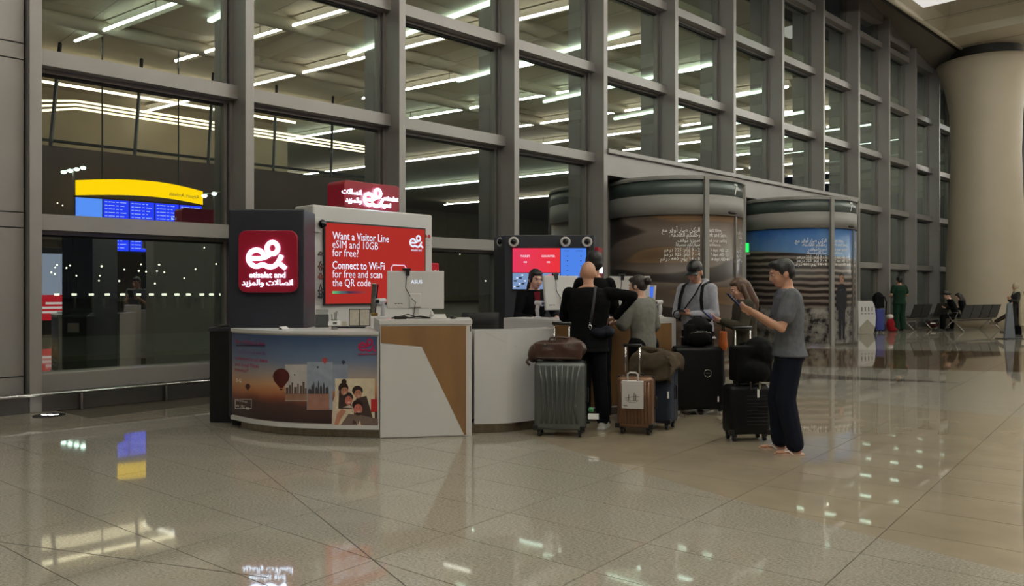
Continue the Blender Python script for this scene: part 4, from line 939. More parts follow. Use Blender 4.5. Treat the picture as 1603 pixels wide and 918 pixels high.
# office chair
ch = thing('office_chair', 'black mesh office chair behind the low marbled counter', 'chair', (-.42, 9.05, 0), .35)
MB().grid([[(x*(.23-.03*abs(v-.5)), -.22+.05*x*x-.05*v+.03*math.sin(3*v), .62+.56*v) for x in (-1, -.6, -.2, .2, .6, 1)] for v in (0, .2, .4, .6, .8, 1)]).build('backrest', mat('black mesh', (20, 20, 22), .7, noise=(80, .4), bump=(300, .3)), ch, True).modifiers.new('thick', 'SOLIDIFY').thickness = .03
MB().ell((0, .03, .50), (.25, .25, .05)).build('seat', mat('black cushion', (24, 24, 26), .8, noise=(40, .2)), ch, True)
MB().tube([(0, 0, .1), (0, 0, .47)], .03, 10).build('gas_lift', M_CHROME, ch, True); MB().tube([(0, -.05, .47), (0, -.26, .52), (0, -.27, .72)], .02, 8).build('back_bar', M_BLK, ch, True)
for s in (-1, 1): MB().tube([(s*.27, .0, .48), (s*.29, 0, .70), (s*.29, -.1, .715), (s*.29, .16, .715)], .018, 8).build('armrest', M_BLK, ch, True)
for i in range(5):
    a = 2*PI*i/5; MB().tube([(0, 0, .1), (.28*math.cos(a), .28*math.sin(a), .065)], .018, 6).build('base_leg', M_BLK, ch); MB().lathe([(.001, -.02), (.03, -.02), (.03, .02), (.001, .02)], (.29*math.cos(a), .29*math.sin(a), .031), 12, M=rx(PI/2)).build('castor', M_BLK, ch)

# ================================================================== luggage
def suitcase(label, loc, rotz, w, d, h, m, ribs='straight', handle=0., wheel=M_BLK, emblem=False, tagm=None, nr=8):
    t = thing('suitcase', label, 'suitcase', loc, rotz); z0 = .065
    sh = MB().span((-w/2, -d/2, z0), (w/2, d/2, h)).build('shell', m, t, bevel=.045, seg=4, smooth=True)
    MB().span((-w/2-.002, -.012, z0+.01), (w/2+.002, .012, h+.002)).build('zip_band', M_BLK, t, bevel=.004)
    for i in range(nr):
        u = -1+2*(i+.5)/nr
        if ribs == 'fan':
            pts = [(u*w*.40, -d/2-.001, z0+.07), (u*w*.34, -d/2-.006, z0+(h-z0)*.35), (u*w*.38, -d/2-.006, z0+(h-z0)*.7), (u*w*.45, -d/2+.004, h-.035)]
            MB().tube(pts, [.012, .014, .014, .008], 8, flat=.6).build('rib', m, sh, True)
        elif ribs == 'straight':
            MB().tube([(u*w*.42, -d/2, z0+.045), (u*w*.42, -d/2-.003, (z0+h)/2), (u*w*.42, -d/2, h-.05)], .011, 8, flat=.6).build('rib', m, sh, True)
        elif ribs == 'level':
            zz_ = z0+.08+(h-z0-.16)*(i+.5)/nr
            MB().tube([(-w*.1, -d/2, zz_), (w*.42, -d/2, zz_)], .004, 6).build('rib', m, sh)
    for sx in (-1, 1):
        for sy in (-1, 1):
            wl = MB().span((sx*(w/2-.05)-.022, sy*(d/2-.045)-.022, .045), (sx*(w/2-.05)+.022, sy*(d/2-.045)+.022, .075)).build('wheel_housing', M_BLK, t, bevel=.006)
            MB().lathe([(.001, -.014), (.026, -.014), (.028, 0), (.026, .014), (.001, .014)], (sx*(w/2-.05), sy*(d/2-.045), .028), 14, M=ry(PI/2)).build('wheel', wheel, wl, True)
    for s in (-1, 1): MB().span((s*w*.46-.03, -d/2-.004, z0), (s*w*.46+.02, -d/2+.03, z0+.05)).build('corner_guard', M_BLK, t, bevel=.006)
    hb = MB(); hb.tube([(-.07, 0, h-.005), (-.065, 0, h+.022), (.065, 0, h+.022), (.07, 0, h-.005)], .010, 8); hb.build('carry_handle', M_BLK, t, True)
    MB().tube([(w/2-.005, 0, h*.45), (w/2+.02, 0, h*.46), (w/2+.02, 0, h*.64), (w/2-.005, 0, h*.65)], .009, 8).build('side_handle', M_BLK, t, True)
    if handle:
        for s in (-1, 1): MB().tube([(s*.075, d*.32, h-.03), (s*.075, d*.32, handle)], .009, 8).build('handle_tube', M_CHROME, t, True)
        MB().tube([(-.095, d*.32, handle), (.095, d*.32, handle)], .016, 8).build('handle_grip', M_BLK, t, True)
    if emblem: MB().lathe([(.038, -.003), (.044, -.003), (.044, .003), (.038, .003), (.038, -.003)], (.09, -d/2-.003, h*.62), 24, M=rx(PI/2)).build('round_emblem', M_CHROME, t, True); MB().span((.065, -d/2-.004, h*.62-.006), (.115, -d/2, h*.62+.006)).build('emblem_bar', M_CHROME, t)
    return t
M_GREYC = mat('silver green polycarbonate', (84, 88, 86), .32, .25, noise=(3, .06), bump=(400, .05)); M_COPPER = mat('copper brown shell', (112, 82, 62), .35, .35, noise=(3, .08))
M_NAVY = mat('navy fabric', (26, 34, 52), .75, noise=(40, .2), bump=(300, .2)); M_BLKC = mat('black polycarbonate', (9, 9, 10), .5, noise=(30, .15), bump=(300, .08), spec=.25); M_LEATH = mat('brown leather', (60, 34, 25), .45, noise=(6, .2), bump=(60, .15))
def gl(px, py, dy=0.): p = gp(px, py); p.y += dy; return p
s1 = suitcase('large silver green suitcase with fanned ribs beside marbled counter', gl(879, 685, .14), -.16, .50, .30, .73, M_GREYC, 'fan', 1.10, nr=8)
s2 = suitcase('small copper brown ribbed cabin suitcase with paper bag on handle', gl(999, 682, .12), -.30, .36, .23, .575, M_COPPER, 'straight', 0, nr=9)
s3 = suitcase('navy fabric suitcase under the brown coat', gl(1034, 676, .24), -.55, .40, .26, .70, M_NAVY, 'none', 0, nr=0)
s4 = suitcase('largest black suitcase with white wheels and round emblem', gl(1097, 651, .15), -.08, .57, .30, .78, M_BLKC, 'none', 0, wheel=mat('pale grey wheel', (170, 168, 164), .4, noise=(9, .05)), emblem=True, nr=0)
s5 = suitcase('black cabin suitcase with raised chrome handle beside man in sandals', gl(1174, 693, .13), .12, .40, .24, .53, M_BLKC, 'level', 1.07, nr=9)
# telescopic handle of the copper case is nearer the front
for s in (-1, 1): MB().tube([(s*.07-.03, -.06, .56), (s*.07-.03, -.06, .88)], .010, 8).build('handle_tube', M_CHROME, s2, True)
MB().tube([(-.12, -.06, .885), (.06, -.06, .885)], .015, 8).build('handle_grip', M_BLK, s2, True)
for s, z in ((1, .40), (1, .30)): MB().span((.50/2-.10, -.156, z), (.50/2-.085, -.152, z+.08)).build('sticker', M_PRINT_W, s1)
MB().span((.06, -.124, .42), (.08, -.120, .50)).build('label_tag', M_PRINT_W, s5)
MB().span((.17, -.134, .33), (.19, -.131, .40)).build('label_tag', M_PRINT_W, s3); MB().span((.20, -.154, .16), (.215, -.151, .22)).build('label_tag', M_PRINT_W, s4)
# blob modelling: union of rounded solids, remeshed into one continuous surface
def cap(m, p, q, r0, r1, n=12):
    p, q = Vector(p), Vector(q); m.ell(p, r0, None, n, 8); m.ell(q, r1, None, n, 8); return m.tube([p, q], [r0, r1], n)
def loft(m, rings, n=20):
    m.lathe  # rings: (x, y, z, rx, ry)
    k0 = len(m.v)
    for x, y, z, a, b in rings:
        for j in range(n):
            t_ = 2*PI*j/n; m.v.append((x+a*math.cos(t_), y+b*math.sin(t_), z))
    for i in range(len(rings)-1):
        for j in range(n): A = k0+i*n; m.f.append((A+j, A+(j+1) % n, A+n+(j+1) % n, A+n+j))
    m.f.append(tuple(k0+j for j in range(n))[::-1]); m.f.append(tuple(k0+(len(rings)-1)*n+j for j in range(n))); return m
TEX = bpy.data.textures.new('folds', 'CLOUDS'); TEX.noise_scale = .11; TEX.noise_depth = 2
def blob(name, m, mt, parent, voxel=.01, smooth=3, fold=0., k=1.):
    me = m.mesh(name)
    if k != 1.: place_mesh(me, lambda v: v*k)
    o = bpy.data.objects.new(name, me); COL.objects.link(o)
    r = o.modifiers.new('r', 'REMESH'); r.mode = 'VOXEL'; r.voxel_size = voxel
    if smooth: s = o.modifiers.new('s', 'SMOOTH'); s.factor = .5; s.iterations = smooth
    if fold: d = o.modifiers.new('d', 'DISPLACE'); d.texture = TEX; d.strength = fold; d.mid_level = .5; d.texture_coords = 'LOCAL'
    dg = bpy.context.evaluated_depsgraph_get(); out = bpy.data.meshes.new_from_object(o.evaluated_get(dg))
    bpy.data.objects.remove(o); bpy.data.meshes.remove(me); out.name = name; out.materials.clear()
    return link(name, out, mt, parent, True)
# soft bags
def on(t, z): v = t.location.copy(); v.z = z; return v
b = thing('leather_duffel', 'brown leather duffel lying on the silver green suitcase', 'bag', on(s1, .735)+Vector((-.02, 0, 0)), -.12)
m = MB(); m.ell((-.10, 0, .10), (.20, .13, .105)); m.ell((.10, 0, .115), (.18, .13, .12)); m.box((0, 0, .10), (.46, .22, .16)); m.ell((-.25, -.02, .06), (.06, .08, .08)); blob('body', m, M_LEATH, b, .012, 4, .015)
for y in (-.05, .05): MB().tube([(-.10, y, .19), (-.08, y, .225), (.0, y, .235), (.10, y, .225), (.12, y, .20)], .008, 8).build('strap_handle', M_LEATH, b, True)
MB().tube([(-.28, -.06, .04), (-.31, -.08, -.01), (-.28, -.09, -.04)], .014, 8).build('end_strap', M_LEATH, b, True)
for x in (-.12, .10): MB().box((x, -.115, .165), (.02, .01, .02)).build('buckle', M_CHROME, b)
MB().span((-.2, -.135, .04), (.18, -.13, .045)).build('zip', M_CHROME, b)
b = thing('backpack', 'black backpack resting on the largest black suitcase', 'backpack', on(s4, .785)+Vector((.0, 0, 0)), .05)
m = MB(); m.box((0, 0, .14), (.30, .18, .22)); m.ell((0, 0, .22), (.15, .10, .11)); m.ell((0, -.09, .09), (.13, .06, .09)); m.ell((0, 0, .05), (.19, .11, .06)); blob('body', m, mat('black nylon', (8, 8, 9), .8, spec=.15, noise=(40, .3), bump=(200, .2)), b, .011, 4, .012)
MB().tube([(-.05, .0, .30), (-.04, 0, .345), (.04, 0, .345), (.05, 0, .30)], .009, 8).build('loop_handle', M_BLK, b, True); MB().tube([(-.12, -.13, .15), (-.06, -.152, .17), (.06, -.152, .17), (.12, -.13, .15)], .004, 6).build('zip', M_CHROME, b, True)
b = thing('travel_bag', 'bulky black travel bag strapped on cabin suitcase beside man in sandals', 'bag', on(s5, .535)+Vector((.04, -.01, 0)), .12)
m = MB(); m.box((0, 0, .20), (.36, .18, .34)); m.ell((.08, 0, .30), (.16, .11, .16)); m.ell((0, -.08, .12), (.16, .06, .11)); blob('body', m, MATS['black nylon'], b, .012, 4, .015)
for x in (-.06, .03): MB().span((x-.01, -.15, -.035), (x+.01, -.145, .04)).build('strap', M_CHROME, b)
b = thing('paper_bag', 'white paper carrier bag with boat drawing hanging on copper suitcase', 'paper bag', on(s2, .27)+Vector((-.055, -.13, 0)), -.30)
M_PAPB = mat('white paper bag', (196, 190, 186), .7, noise=(4, .04)); MB().prism([(-.105, -.035), (.105, -.035), (.105, .03), (-.105, .03)], 0, .27).build('body', M_PAPB, b, bevel=.003)
MB().tube([(-.05, 0, .27), (-.05, 0, .335), (-.03, 0, .35), (.03, 0, .35), (.05, 0, .335), (.05, 0, .27)], .009, 6).build('handle', M_PAPB, b, True)
MINK = mat('brown ink', (70, 54, 46), .7, noise=(30, .2)); f = lambda x, z: (x, -.0365, z)
MB().tube([f(-.065, .085), f(-.03, .06), f(.03, .06), f(.065, .085), f(0, .078)], .004, 5, closed=True, flat=.3).build('boat_drawing', MINK, b); MB().tube([f(-.07, .10), f(0, .115), f(.07, .12)], .002, 4).build('boat_drawing', MINK, b)
for x, h in ((-.035, .14), (.02, .155), (.035, .14)): MB().tube([f(x, .08), f(x, h)], .004, 5, flat=.3).build('boat_drawing', MINK, b)
MB().span((-.085, -.0365, .022), (-.045, -.035, .028)).build('small_print', MINK, b)
b = thing('draped_coat', 'olive brown coat draped over the navy suitcase', 'coat', on(s3, .70), -.55)
rows = []
for jv in range(25):
    v = -.42+.66*jv/24; row = []
    for iu in range(25):
        u = -.40+.78*iu/24; ox = max(0, abs(u)-.19); oy = max(0, abs(v)-.125)
        x = math.copysign(min(abs(u), .19)+.045*(1-math.exp(-ox*14)), u); y = math.copysign(min(abs(v), .125)+.045*(1-math.exp(-oy*14)), v)
        fo = .012*math.sin(23*u+9*v)+.010*math.sin(31*v-11*u)
        row.append((x+fo*(.6 if ox else .2), y+fo*(.9 if oy else .2), .075+fo-.85*max(ox, oy)-.25*min(ox, oy)+.03*math.exp(-((u+.08)**2+(v-.05)**2)/.01)))
    rows.append(row)
MB().grid(rows).build('body', mat('olive brown wool', (70, 60, 48), .9, noise=(20, .2), bump=(200, .3), spec=.15), b, True).modifiers.new('thick', 'SOLIDIFY').thickness = .014
m = MB(); cap(m, (-.17, .02, .11), (.05, -.06, .10), .04, .035); cap(m, (.05, -.06, .10), (.19, -.14, .03), .035, .03); blob('sleeve', m, MATS['olive brown wool'], b, .010, 3, .01)
b = thing('luggage_tag', 'white airline tag with green ribbon hanging on silver green suitcase', 'tag', s1.location+Vector((.285, -.16, .20)), -.16)
MB().span((-.03, -.002, -.02), (.075, .002, .035)).build('paper_strip', M_PRINT_W, b); MB().ell((.0, 0, .07), (.03, .02, .025)).build('green_ribbon', mat('green ribbon', (50, 120, 74), .5, noise=(30, .3)), b, True); MB().tube([(-.03, 0, .03), (0, 0, .07), (-.02, .03, .10)], .004, 5).build('cord', M_BLK, b)

# ================================================================== people
def hmat(n, c): return mat('hair '+n, c, .55, noise=(60, .35), stretch=(1, 1, .15), bump=(120, .4))
def cloth(n, c, r=.9): return mat('cloth '+n, c, r, noise=(25, .12), bump=(350, .25), spec=.12)
def skin(n, c): return mat('skin '+n, c, .5, noise=(12, .06))
M_LIP = mat('lips', (150, 82, 76), .5, noise=(20, .1)); M_EYEW = mat('eye white', (205, 200, 195), .3, noise=(20, .03)); M_IRIS = mat('iris', (30, 22, 18), .3, noise=(20, .1))
def person(label, loc, rotz, H, sk, top, bottom, shoes, hair=None, hstyle='short', arms=None, legs=None, lean=0., lean_x=0., head=(0., 0.), sleeve='long', hem=.86,
           voxel=.008, build=1., name='person', group=None, pelvis=(0, 0, .93), loose=0., coat_len=None, face=True, shoe_style='shoe', hand_curl=.5):
    """local frame: y forward, x to the person's right; sizes for 1.75 m, scaled to H. arms: {side: (elbow, wrist, hand_dir, palm_normal)}"""
    k = H/1.75; t = thing(name, label, 'person', loc, rotz, group)
    pv = Vector(pelvis); dzp = pv.z-.93
    def sp(z): return Vector((pv.x+lean_x*(z-.93)/.57, pv.y+lean*(z-.93)/.57, z+dzp))       # spine point
    sh = {s: sp(1.425)+Vector((s*.185*build, 0, 0)) for s in (-1, 1)}
    hp = {s: pv+Vector((s*.09, 0, -.02)) for s in (-1, 1)}
    legs = legs or {}
    L = {}
    for s in (-1, 1):
        kn, an, toe = legs.get(s, ((s*.10, .025, .49), (s*.11, -.03, .085), (s*.04, 1)))
        L[s] = (Vector(kn), Vector(an), Vector((toe[0], toe[1], 0)).normalized())
    arms = arms or {}
    A = {}
    for s in (-1, 1):
        d = arms.get(s) or ((s*.25, -.03, 1.13), (s*.26, .05, .88), (0, .1, -1), (-s, 0, 0))
        A[s] = tuple(Vector(v) for v in d)
    HS = 1.10; Rh = rz(head[0]) @ rx(-head[1])
    hc = sp(1.525)+Rh @ Vector((0, .02, .105))
    hd = lambda x, y, z: hc+Rh @ (Vector((x, y, z))*HS)
    def hell(m, c, r): m.ell(hd(*c), tuple(v*HS for v in r), Rh, 14, 10)
    m = MB()
    hell(m, (0, -.012, .014), (.074, .093, .096)); hell(m, (0, .026, -.03), (.059, .066, .082)); hell(m, (0, .040, -.082), (.040, .042, .032))
    hell(m, (0, .092, -.028), (.014, .022, .017)); cap(m, hd(0, .088, .01), hd(0, .103, -.024), .009, .011); hell(m, (0, .080, .022), (.045, .016, .012))
    for s in (-1, 1): hell(m, (s*.075, -.008, -.018), (.010, .021, .032)); hell(m, (s*.036, .062, -.035), (.022, .02, .022))
    cap(m, hd(0, -.018, -.06), sp(1.47), .052, .058)
    rings = [(.86, .150, .105), (.95, .155, .11), (1.05, .14, .10), (1.18, .150, .105), (1.30, .168, .115), (1.40, .165, .10), (1.455, .11, .075), (1.49, .06, .055)]
    loft(m, [(*sp(z)[:2], z+dzp, a*build, b) for z, a, b in rings])
    for s in (-1, 1):
        el, wr, hdir, pn = A[s]; hdir.normalize(); pn = (pn-hdir*pn.dot(hdir)).normalized(); sd = hdir.cross(pn)*s
        cap(m, sh[s]-Vector((s*.02, 0, .01)), el, .048, .036); cap(m, el, wr, .036, .025)
        B_ = Matrix((sd, hdir, pn)).transposed()
        m.ell(wr+hdir*.048, (.038, .055, .017), B_, 12, 8)
        for i, (off, ln) in enumerate(((-.028, .038), (-.009, .044), (.010, .041), (.028, .032))):
            b0 = wr+hdir*.085+sd*off; d1 = (hdir+pn*hand_curl).normalized(); d2 = (hdir+pn*(hand_curl*2.6)).normalized()
            b1 = b0+d1*ln; b2 = b1+d2*ln*.85; cap(m, b0, b1, .0092, .0085, 8); cap(m, b1, b2, .0085, .0072, 8)
        th = wr+hdir*.025-sd*.034; th1 = th+(hdir*.7-sd*.6+pn*.35).normalized()*.035; cap(m, th, th1, .012, .0105, 8); cap(m, th1, th1+(hdir+pn*.6).normalized()*.032, .0105, .0085, 8)
        kn, an, tv = L[s]
        cap(m, hp[s], kn, .070, .050); cap(m, kn, an, .050, .034)
        hl = an+Vector((0, 0, -.05)); cap(m, hl-tv*.025+Vector((0, 0, .005)), hl+tv*.12+Vector((0, 0, -.008)), .030, .026); cap(m, an, hl+tv*.02, .034, .03)
        for i in range(5):
            c_ = hl+tv*.12+Vector((tv.y, -tv.x, 0))*(-.028+.014*i); cap(m, c_, c_+tv*(.055-.007*abs(i-1)), .013, .009, 6)
    blob('body', m, sk, t, voxel, 2, k=k)
    # trousers
    m = MB(); w = .018+loose
    loft(m, [(*sp(z)[:2], z+dzp, (a+.016)*build+.006, b+.022) for z, a, b in ((.84, .146, .106), (.93, .146, .104), (1.0, .115, .08))])
    for s in (-1, 1):
        kn, an, tv = L[s]; low = an+(kn-an)*.06
        cap(m, hp[s]-Vector((0, 0, .01)), kn, .078+w, .056+w); cap(m, kn, low, .056+w, .045+w*1.1)
    blob('trousers', m, bottom, t, max(voxel, .010), 3, .012, k=k)
    # top
    m = MB(); w = .014+loose*.6
    rg = [(z, a, b) for z, a, b in rings if z > hem]
    rg = [(hem, rg[0][1]+.01+loose, rg[0][2]+.012+loose)]+rg if hem < rg[0][0] else rg
    loft(m, [(*sp(z)[:2], z+dzp, (a+w)*build, b+w) for z, a, b in rg[:-1]]+[(*sp(1.478)[:2], 1.478+dzp, .085, .075)])
    for s in (-1, 1):
        el, wr, hdir, pn = A[s]; s0 = sh[s]-Vector((s*.025, 0, .012))
        if sleeve == 'long': cap(m, s0, el, .060+w*.5, .047+w*.4); cap(m, el, wr-(wr-el)*.06, .047+w*.4, .035+w*.4)
        elif sleeve == 'short': cap(m, s0, s0+(el-s0)*.62, .060+w*.5, .062+w*.5)
        else: cap(m, s0, el, .075, .085); cap(m, el, el+(wr-el)*.55, .085, .06)
    if coat_len: loft(m, [(pv.x, pv.y, coat_len+dzp, .19*build, .145), (pv.x, pv.y, .9+dzp, .175*build, .13), (*sp(1.05)[:2], 1.05+dzp, .165*build, .125)])
    blob('top', m, top, t, max(voxel, .010), 3, .014, k=k)
    # shoes
    for s in (-1, 1):
        kn, an, tv = L[s]; hl = an+Vector((0, 0, -.05)); yaw = math.atan2(-tv.x, tv.y); Ms = rz(yaw)
        if shoe_style == 'sandal':
            so = MB().extr([(-.04, -.075), (.03, -.08), (.045, .06), (.05, .13), (.02, .185), (-.02, .185), (-.045, .13), (-.045, .0)], (0, 0, 0), (1, 0, 0), (0, 1, 0), (0, 0, 1), 0, .014)
            me = so.mesh('sandal_sole'); base = Vector((hl.x, hl.y, .0)); place_mesh(me, lambda v: (base+Ms @ v)*k); so = link('sandal_sole', me, shoes, t)
            sr = MB().tube([(-.045, .03, .012), (-.035, .07, .04), (.0, .12, .028), (.035, .07, .042), (.045, .03, .012)], .006, 6).mesh('sandal_strap'); place_mesh(sr, lambda v: (base+Ms @ v)*k); link('strap', sr, M_PRINT_W, so, True)
        else:
            m = MB(); cap(m, hl-tv*.03+Vector((0, 0, .012)), hl+tv*.13+Vector((0, 0, -.002)), .042, .034); cap(m, hl+tv*.13, hl+tv*.17+Vector((0, 0, -.004)), .036, .028); cap(m, an+Vector((0, 0, -.02)), hl+tv*.02, .045, .04)
            m.extr([(-.045, -.08), (.04, -.08), (.05, .1), (.04, .19), (0, .215), (-.04, .19), (-.05, .1)], (hl.x, hl.y, an.z-.085), Ms @ Vector((1, 0, 0)), Ms @ Vector((0, 1, 0)), (0, 0, 1), 0, .022)
            blob('shoe', m, shoes, t, max(voxel, .009), 2, k=k)
    # hair or headwear
    if hair:
        m = MB()
        if hstyle in ('short', 'bun', 'long', 'tied', 'cap'):
            hell(m, (0, -.022, .036), (.080, .094, .082)); hell(m, (0, -.055, -.01), (.073, .058, .068))
            if hstyle == 'short': hell(m, (0, .045, .085), (.058, .045, .03)); [hell(m, (s*.070, -.0, .02), (.014, .03, .045)) for s in (-1, 1)]
            if hstyle in ('bun', 'tied', 'long'): [hell(m, (s*.066, .0, .0), (.018, .04, .05)) for s in (-1, 1)]; hell(m, (0, .035, .075), (.066, .05, .03))
            if hstyle == 'bun': hell(m, (0, -.135, .02), (.045, .042, .045)); hell(m, (0, -.10, .01), (.03, .03, .03))
            if hstyle == 'tied': cap(m, hd(0, -.10, -.03), hd(.03, -.10, -.22), .05, .035)
            if hstyle == 'long':
                for s in (-1, 1): cap(m, hd(s*.068, -.02, .02), hd(s*.085, -.015, -.17), .032, .036); cap(m, hd(s*.085, -.015, -.17), hd(s*.08, .02, -.27), .036, .02)
                cap(m, hd(0, -.07, 0), hd(0, -.085, -.20), .075, .075); cap(m, hd(0, -.085, -.20), hd(0, -.06, -.30), .075, .05)
        if hstyle == 'scarf':
            hell(m, (0, -.015, .02), (.092, .105, .108)); cap(m, hd(0, -.01, -.07), hd(0, -.0, -.15), .085, .11); cap(m, hd(0, .02, -.16), hd(.02, .05, -.34), .10, .09)
        if hstyle == 'hat':
            hell(m, (0, -.02, .02), (.080, .094, .08)); loft(m, [(*hd(0, 0, z)[:2], hd(0, 0, z).z, a, a*1.1) for z, a in ((.05, .17), (.075, .17), (.08, .105), (.16, .10), (.18, .07))])
        blob({'scarf': 'headscarf', 'hat': 'hat_and_hair'}.get(hstyle, 'hair'), m, hair, t, max(voxel, .008), 3, .008, k=k)
    if hstyle == 'cap':
        m = MB(); hell(m, (0, -.012, .052), (.084, .100, .075)); c = blob('baseball_cap', m, M_BLK, t, .008, 2, k=k)
        b = MB().grid([[hd(x*.075, .065+y*(.085-.03*abs(x)), .040-.014*y-.018*x*x) for x in (-1, -.6, -.2, .2, .6, 1)] for y in (0, .35, .7, 1)]).mesh('brim'); place_mesh(b, lambda v: v*k); bo = link('brim', b, M_BLK, c, True); bo.modifiers.new('t', 'SOLIDIFY').thickness = .006
    if face:
        for s in (-1, 1):
            e = MB(); e.ell(hd(s*.031, .0785, .002), (.011, .009, .0055), Rh); eo = link('eye', e.mesh('eye'), M_EYEW, t, True); place_mesh(eo.data, lambda v: v*k)
            e = MB(); e.ell(hd(s*.031, .0850, .001), (.0058, .0045, .0052), Rh); io = link('iris', e.mesh('iris'), M_IRIS, eo, True); place_mesh(io.data, lambda v: v*k)
            e = MB(); e.tube([hd(s*.015, .094, .022), hd(s*.033, .092, .027), hd(s*.050, .078, .021)], .0028, 6); bo = link('eyebrow', e.mesh('eyebrow'), hair or M_IRIS, t, True); place_mesh(bo.data, lambda v: v*k)
        e = MB(); e.ell(hd(0, .088, -.062), (.023, .008, .007), Rh); mo = link('mouth', e.mesh('mouth'), M_LIP, t, True); place_mesh(mo.data, lambda v: v*k)
    t['k'] = k
    return t
def slab_phone(label, loc, R_, sz=(.078, .010, .16), col=M_BLK, glow=None):
    t = thing('mobile_phone', label, 'phone', loc); MB().box((0, 0, 0), sz, R_).build('case', col, t, bevel=.003)
    MB().box(R_ @ Vector((0, -sz[1]*.55, 0)), (sz[0]*.92, .001, sz[2]*.94), R_).build('screen', glow or M_LIT, t); return t
S_TAN = skin('tan', (190, 142, 116)); S_PALE = skin('pale', (206, 160, 138)); S_OLIVE = skin('olive', (176, 130, 102))
C_TEE = cloth('slate grey jersey', (92, 94, 100)); C_NAVYP = cloth('dark navy cotton', (24, 27, 38)); C_BLACK = cloth('black wool', (9, 9, 11)); C_HOOD = cloth('pale grey fleece', (150, 150, 158)); C_OLIVE = cloth('dark olive canvas', (62, 58, 50)); C_GREY = cloth('grey green knit', (108, 108, 102)); C_GREEN = cloth('bottle green jersey', (26, 50, 36))
C_MAROON = cloth('maroon cotton', (96, 24, 30)); C_DKTR = cloth('charcoal trousers', (13, 14, 18)); C_BEIGE = cloth('beige shawl', (176, 164, 142)); M_SHOEW = mat('white trainers', (190, 188, 184), .6, noise=(20, .05)); M_SHOEB = mat('black shoes', (22, 20, 20), .5, noise=(20, .2)); M_SAND = mat('tan sandal sole', (190, 160, 140), .6, noise=(20, .1))
H_BLK = hmat('black', (18, 15, 14)); H_BRN = hmat('brown', (78, 54, 40)); H_DBR = hmat('dark brown', (34, 25, 22))

# man in grey T-shirt with phone
p1 = gp(1236, 709)
man = person('man in slate grey T-shirt, dark trousers and flip-flops looking at phone', p1, 1.42, 1.715, S_TAN, C_TEE, C_NAVYP, M_SAND, H_BLK, 'short',
       {-1: ((-.235, .11, 1.13), (-.13, .33, 1.27), (.25, .8, .35), (.6, -.2, .5)), 1: ((.235, .10, 1.13), (.12, .32, 1.26), (-.35, .8, .3), (-.6, -.2, .5))},
       {-1: ((-.09, .05, .49), (-.10, -.03, .075), (-.1, 1)), 1: ((.10, .09, .50), (.12, .06, .075), (.15, 1))}, lean=.02, head=(.05, .28), sleeve='short', hem=.87, build=1.08, loose=.014, shoe_style='sandal')
def local(t, v): return t.location+rz(t.rotation_euler.z) @ Vector(v)
slab_phone('large phone held up by man in grey T-shirt', local(man, (0, .47, 1.335)), rz(1.42) @ rx(-.75), (.11, .010, .20))
# bald man in black seen from behind, hand on hip
p2 = gp(921, 671)
bald = person('bald man in black jacket seen from behind with hand on hip', p2, -.08, 1.735, S_TAN, C_BLACK, C_DKTR, M_SHOEW, None, 'bald',
       {1: ((.46, -.06, 1.385), (.285, .06, 1.16), (-.8, .4, -.35), (-.5, .2, -.6)), -1: ((-.26, .15, 1.16), (-.16, .40, 1.12), (.2, 1, -.1), (0, 0, -1))},
       {1: ((.12, .02, .49), (.15, -.03, .085), (.3, 1))}, lean=.06, head=(.0, .15), build=1.22, hem=.80, loose=.006)
MB().tube([local(bald, (.02, -.135, 1.10))-p2, local(bald, (.045, -.165, 1.25))-p2, local(bald, (.06, -.155, 1.38))-p2, local(bald, (.07, -.10, 1.47))-p2], .013, 8, flat=.4).build('bag_strap', cloth('grey webbing', (66, 66, 70)), bald, True, rot=(0, 0, .08))
MB().tube([local(bald, (.012, -.15, 1.10))-p2, local(bald, (.0, -.155, 1.06))-p2, local(bald, (.02, -.155, 1.03))-p2, local(bald, (.032, -.155, 1.06))-p2], .005, 6, closed=True).build('strap_clasp', M_CHROME, bald, True, rot=(0, 0, .08))
m = MB(); m.ell((.19, -.03, 1.0), (.09, .10, .07)); m.ell((.10, -.09, .99), (.09, .06, .06)); blob('waist_pouch', m, cloth('dark navy nylon', (18, 20, 30), .6), bald, .012, 3, .01)
# tall black-haired man hidden behind him
p3 = Vector((.90, 8.70, 0))
person('tall black-haired man almost hidden behind the bald man', p3, .1, 1.86, S_TAN, C_BLACK, C_DKTR, M_SHOEB, H_BLK, 'short', {1: ((.23, .05, 1.15), (.15, .28, 1.12), (-.2, 1, 0), (0, 0, -1)), -1: ((-.23, .05, 1.15), (-.15, .28, 1.12), (.2, 1, 0), (0, 0, -1))}, voxel=.011, build=.95)
# woman with bun
p4 = Vector((1.46, 8.86, 0))
person('woman with dark hair bun and loose grey top leaning at service counter', p4, .62, 1.60, S_PALE, C_GREY, C_DKTR, M_SHOEB, H_DBR, 'bun',
       {1: ((.24, .06, 1.13), (.16, .26, 1.16), (-.3, 1, 0), (0, 0, -1)), -1: ((-.24, .10, 1.15), (-.14, .32, 1.17), (.3, 1, 0), (0, 0, -1))}, lean=.05, head=(.35, .22), sleeve='wide', hem=.78, build=.95, loose=.03)
